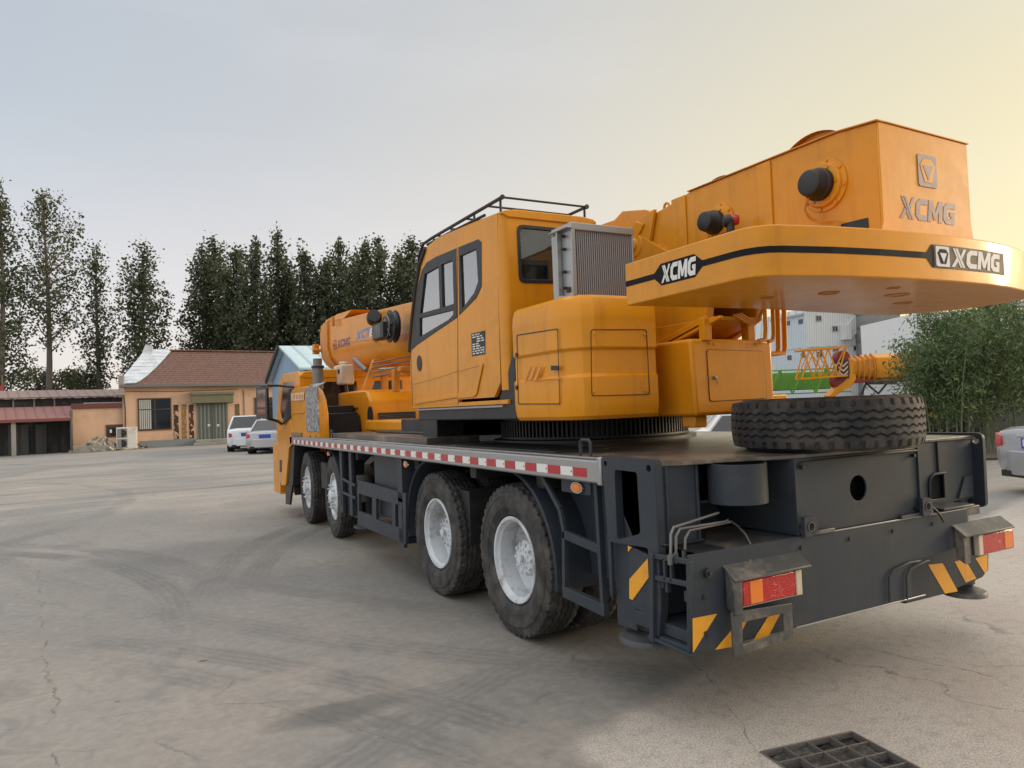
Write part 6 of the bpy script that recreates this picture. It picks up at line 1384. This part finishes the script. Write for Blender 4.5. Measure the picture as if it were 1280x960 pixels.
a = MB(); a.bar(p0+Vector((0,0,9.0))-nn*.05, p0+dr_*9.3+Vector((0,0,9.0))-nn*.05, .08, .15); a.bar(p0b+Vector((0,0,9.0))-nnb*.05, p0b+drb*7+Vector((0,0,9.0))-nnb*.05, .08, .15); obj('band', a, FACTB, fb_)
FW = mat('factory_window_frame', (.35,.36,.36), .5)
for u, v in ((1023,398),(1043.5,411),(1044,436),(1070,435),(1024,443),(1071,413)):
    q_ = onplane(u, v, p0, dr_); a = MB(); c0, c1 = q_-dr_*.45-nn*.06, q_+dr_*.45-nn*.06
    for b0, b1 in (((c0-Z*.4), (c1-Z*.4)), ((c0+Z*.4), (c1+Z*.4)), ((c0-Z*.4), (c0+Z*.4)), ((c1-Z*.4), (c1+Z*.4)), (q_-nn*.06-Z*.4, q_-nn*.06+Z*.4)): a.bar(b0, b1, .09, .09)
    w_ = obj('window', a, FW, fb_); a = MB(); a.prism([c0-Z*.4, c1-Z*.4, c1+Z*.4, c0+Z*.4], nn*.03); obj('pane', a, DGLASS, w_)
for u, v in ((987,447),(1004,444),(1001,402),(985,404)):
    q_ = onplane(u, v, p0b, drb); a = MB(); c0, c1 = q_-drb*.5-nnb*.06, q_+drb*.5-nnb*.06; a.prism([c0-Z*.35, c1-Z*.35, c1+Z*.35, c0+Z*.35], nnb*.03); obj('window', a, DGLASS, fb_)
a = MB(); s0_ = onplane(1055,420,p0,dr_)-nn*.2; s1_ = onplane(1084,388,p0,dr_)-nn*.2; a.bar(s0_, s1_, .5, 2.0); q_ = onplane(1055.5,416,p0,dr_); a.prism([q_-dr_*.75-Z*1.1, q_+dr_*.55-Z*1.1, q_+dr_*.55+Z*1.1, q_-dr_*.75+Z*1.1], -nn*1.0); obj('covered_stair', a, FACT, fb_)
a = MB(); face_box(a, 1087, 1130, 108, 380, 12, 0.); tag(obj('grey_silo_block', a, corrmat('grey_sheet', (.20,.20,.20), (0,0,1), .5, .6, (.3,.3,.29), .5), org=ground(1108,108)[:]), 'tall grey sheet-clad block right of the white factory', 'building')
a = MB(); p0c, drc, nnc, ztc = face_box(a, 1150, 1500, 75, 384, 12, 0.); wh = tag(obj('warehouse', a, FACT, org=ground(1320,75)[:]), 'pale warehouse wall showing through the top of the bamboo at the right edge', 'warehouse')
a = MB(); a.hexa([p0c+drc*8+Z*ztc-nnc*.6, p0c+drc*30+Z*ztc-nnc*.6, p0c+drc*30+nnc*6+Z*(ztc+1.3), p0c+drc*8+nnc*6+Z*(ztc+1.3), p0c+drc*8+Z*(ztc+.3)-nnc*.6, p0c+drc*30+Z*(ztc+.3)-nnc*.6, p0c+drc*30+nnc*6+Z*(ztc+1.6), p0c+drc*8+nnc*6+Z*(ztc+1.6)]); obj('roof', a, mat('warehouse_roof', (.16,.19,.20), .6), wh)

# green lattice boom on a trailer
GREEN = mat('green_crane_paint', (.14,.36,.05), .5, var=.2, dirt=.3)
def lat(mb, p0, p1, h, w_, n, r): # lattice girder
    p0, p1 = Vector(p0), Vector(p1); d = p1-p0; s_ = d.normalized().cross(Z)*w_/2
    for a_, b_ in ((-1,0),(1,0),(-1,1),(1,1)): mb.bar(p0+s_*a_+Z*h*b_, p1+s_*a_+Z*h*b_, r, r)
    for i in range(n):
        q0, q1 = p0+d*i/n, p0+d*(i+1)/n
        for a_ in (-1, 1): mb.bar(q0+s_*a_+Z*(h if i % 2 else 0), q1+s_*a_+Z*(0 if i % 2 else h), r*.6, r*.6)
D0 = 30
z0_ = at(995,492,'d',D0).z; z1_ = at(995,465,'d',D0).z
gp0, gp1 = ground(930, D0), ground(1060, D0)
gr = thing('green_crane_boom', 'long green crane boom with lattice sides lying across a dark trailer', 'crane boom', gp0[:])
a = MB(); dd_ = (gp1-gp0).normalized(); nb_ = Vector((-dd_.y, dd_.x, 0)); a.prism([gp0+Z*(z0_+.15)+nb_*.2, gp1+Z*(z0_+.15)+nb_*.2, gp1+Z*z1_+nb_*.2, gp0+Z*z1_+nb_*.2], nb_*.7); obj('boom_section', a, GREEN, gr, .03)
a = MB(); lat(a, gp0+Z*z0_-nb_*.2, gp1+Z*z0_-nb_*.2, z1_-z0_+.08, .1, 9, .05); obj('lattice_side', a, GREEN, gr)
def truckbed(name, label, cat, u0, u1, d, zt, parts_mt, wheels, cabu=None):
    p0, p1 = ground(u0, d), ground(u1, d); dr_ = (p1-p0).normalized(); nn = Vector((-dr_.y, dr_.x, 0)); L = (p1-p0).length; t_ = thing(name, label, cat, p0[:])
    def F(x, y, z): return p0+dr_*x+nn*y+Z*z
    def fb(mb, x0, x1, y0, y1, z0, z1): mb.hexa([F(x0,y0,z0),F(x1,y0,z0),F(x1,y1,z0),F(x0,y1,z0),F(x0,y0,z1),F(x1,y0,z1),F(x1,y1,z1),F(x0,y1,z1)])
    a = MB(); fb(a, 0, L, 0, 2.4, zt-.35, zt); obj('bed', a, parts_mt, t_, .02)
    a = MB(); x = .3
    while x < L-.4: fb(a, x, x+.9, .1, .5, zt-.75, zt-.37); x += 1.3
    obj('underframe_box', a, DARK, t_, .02)
    for i in range(wheels):
        xw = L*(.12+.8*i/max(1,wheels-1)); a = MB(); a.lathe([(0,.0),(.25,.0),(.30,.04),(.5,.02),(.52,.08),(.52,.28),(0,.28)], F(xw,.0,.52), nn, 24); obj('wheel', a, TYRE, t_)
        a = MB(); a.lathe([(0,-.02),(.10,-.02),(.12,.02),(.24,.03)], F(xw,0,.52), nn, 16); obj('hub', a, STEEL, t_)
    return t_, F, fb, L
truckbed('trailer', 'dark flat trailer with wheels carrying the green boom, seen above the spare tyre', 'trailer', 940, 1080, 28.8, at(1000,498,'d',28.8).z, DARK, 6)
# second orange crane: telescopic boom end, jib and hook
zc0, zc1 = at(1100,492,'d',27).z, at(1100,441,'d',27).z
p0, p1 = ground(1101, 26.6), ground(1220, 26.6); dr_ = (p1-p0).normalized(); nn = Vector((-dr_.y, dr_.x, 0))
def OG(x, y, z): return p0+dr_*(x*.62)+nn*(y*.7+.2)+Z*(zm+(z-zm)*.62)
oc = thing('yellow_crane', 'second orange crane truck with its telescopic boom lowered, half hidden by the bamboo', 'crane truck', p0[:])
def OF(x, y, z): return p0+dr_*x+nn*y+Z*z
def osec(x, s_, zc_): return [OF(x, .5+.5*s_*math.cos(t_), zc_+s_*math.sin(t_)*.8) for t_ in [R_(q) for q in (45,90,135,200,235,270,305,340)]]
zm = at(1100,458,'d',26.6).z; a = MB(); a.loft([osec(.0,.60,zm), osec(5,.60,zm)]); obj('boom', a, ORANGE, oc, .02)
a = MB()
for k in range(5): x = -.19*k-.03; a.loft([osec(x,.68-.03*k,zm), osec(x-.05,.68-.03*k,zm)]); a.loft([osec(x,.54-.03*k,zm), osec(x-.19,.54-.03*k,zm)])
obj('boom_collars', a, ORANGE2, oc, .01)
DRED = mat('dark_red_paint', (.22,.03,.025), .5, var=.3)
a = MB(); a.hexa([OG(x,y,z) for x, y, z in [(-1.75,.2,zm-.45),(-1.45,.2,zm-.5),(-1.45,.8,zm-.5),(-1.75,.8,zm-.45),(-1.95,.2,zm+.75),(-1.5,.2,zm+.55),(-1.5,.8,zm+.55),(-1.95,.8,zm+.75)]]); a.lathe([(0,-.2),(.26,-.2),(.26,.2),(0,.2)], OG(-1.9,.4,zm+.65), nn, 20); a.lathe([(0,-.2),(.30,-.2),(.30,.2),(0,.2)], OG(-2.1,.4,zm-.75), nn, 20); a.bar(OG(-1.4,.3,zm-.82), OG(4,.3,zm-.88), .12, .12); obj('sheave_head', a, DRED, oc, .02)
a = MB(); a.prism([OG(-2.45,.1,zm-1.15), OG(-2.9,.1,zm-1.65), OG(-2.6,.1,zm-1.72), OG(-1.9,.1,zm-1.25), OG(-1.6,.1,zm-1.2), OG(-1.2,.1,zm-.7), OG(-1.35,.1,zm+.5), OG(-1.65,.1,zm+.65), OG(-1.55,.1,zm-.3), OG(-1.95,.1,zm-.8)], nn*.5); obj('boom_nose', a, ORANGE, oc, .03)
a = MB(); lat(a, OG(-4.6,.2,zm-.55), OG(-1.9,.2,zm-.45), 1.05, .6, 5, .07); lat(a, OG(-4.6,.2,zm-.55), OG(-1.9,.2,zm-.45), 1.05, .5, 3, .05); obj('lattice_jib', a, ORANGE, oc)
a = MB()
for k in range(3): a.prism([OG(-2.30,.02,zm+.30-.28*k), OG(-2.0,.02,zm+.05-.28*k), OG(-1.72,.02,zm+.30-.28*k), OG(-1.72,.02,zm+.42-.28*k), OG(-2.0,.02,zm+.17-.28*k), OG(-2.30,.02,zm+.42-.28*k)], nn*.01)
obj('chevron', a, CREAM, oc); a = MB(); a.prism([OG(-2.35,.04,zm-.6), OG(-1.65,.04,zm-.6), OG(-1.65,.04,zm+.5), OG(-2.35,.04,zm+.5)], nn*.03); obj('chevron_board', a, SLATE, oc)
a = MB(); a.bar(OG(-.6,.2,zm-.95), OG(1.2,.2,zm-1.0), .1, .1); a.bar(OG(-.6,.2,zm-.95), OG(-.9,.2,zm-1.6), .06, .06); a.bar(OG(-.6,.2,zm-.95), OG(.1,.2,zm-1.6), .06, .06); a.bar(OG(.7,.2,zm-.95), OG(.1,.2,zm-1.6), .06, .06); obj('hanging_frame', a, DARK, oc)
a = MB(); a.hexa([OF(x,y,z) for x, y, z in [(1,.0,.3),(9,.0,.3),(9,2.4,.3),(1,2.4,.3),(1,.0,1.0),(9,.0,1.0),(9,2.4,1.0),(1,2.4,1.0)]]); obj('carrier', a, DARK, oc, .03)
for x in (1.6,3.0,6,7.4): a = MB(); a.lathe([(0,0),(.5,0),(.52,.1),(.52,.3),(0,.3)], OF(x,-.1,.52), nn, 20); obj('wheel', a, TYRE, oc)
# orange outrigger truck end by the bamboo
ot, F, fb, L = truckbed('orange_truck', 'dark truck frame with an orange end box standing just right of the spare tyre', 'truck', 1130, 1215, 22.0, at(1165,524,'d',22).z, DARK, 2)
a = MB(); fb(a, .2, 1.45, -.05, 2.3, at(1165,522,'d',22).z, at(1165,509,'d',22).z); obj('orange_box', a, ORANGE, ot, .02)
# parked machinery filling the gap under the green boom
for i, (u0, u1, d, lab) in enumerate([(925,1010,34,'dark parked truck frame under the left end of the green boom'), (1085,1150,33,'dark parked trailer frame under the orange boom, beside the bamboo')]):
    truckbed('parked_truck', lab, 'truck', u0, u1, d, 1.25+.1*i, SLATE, 3)
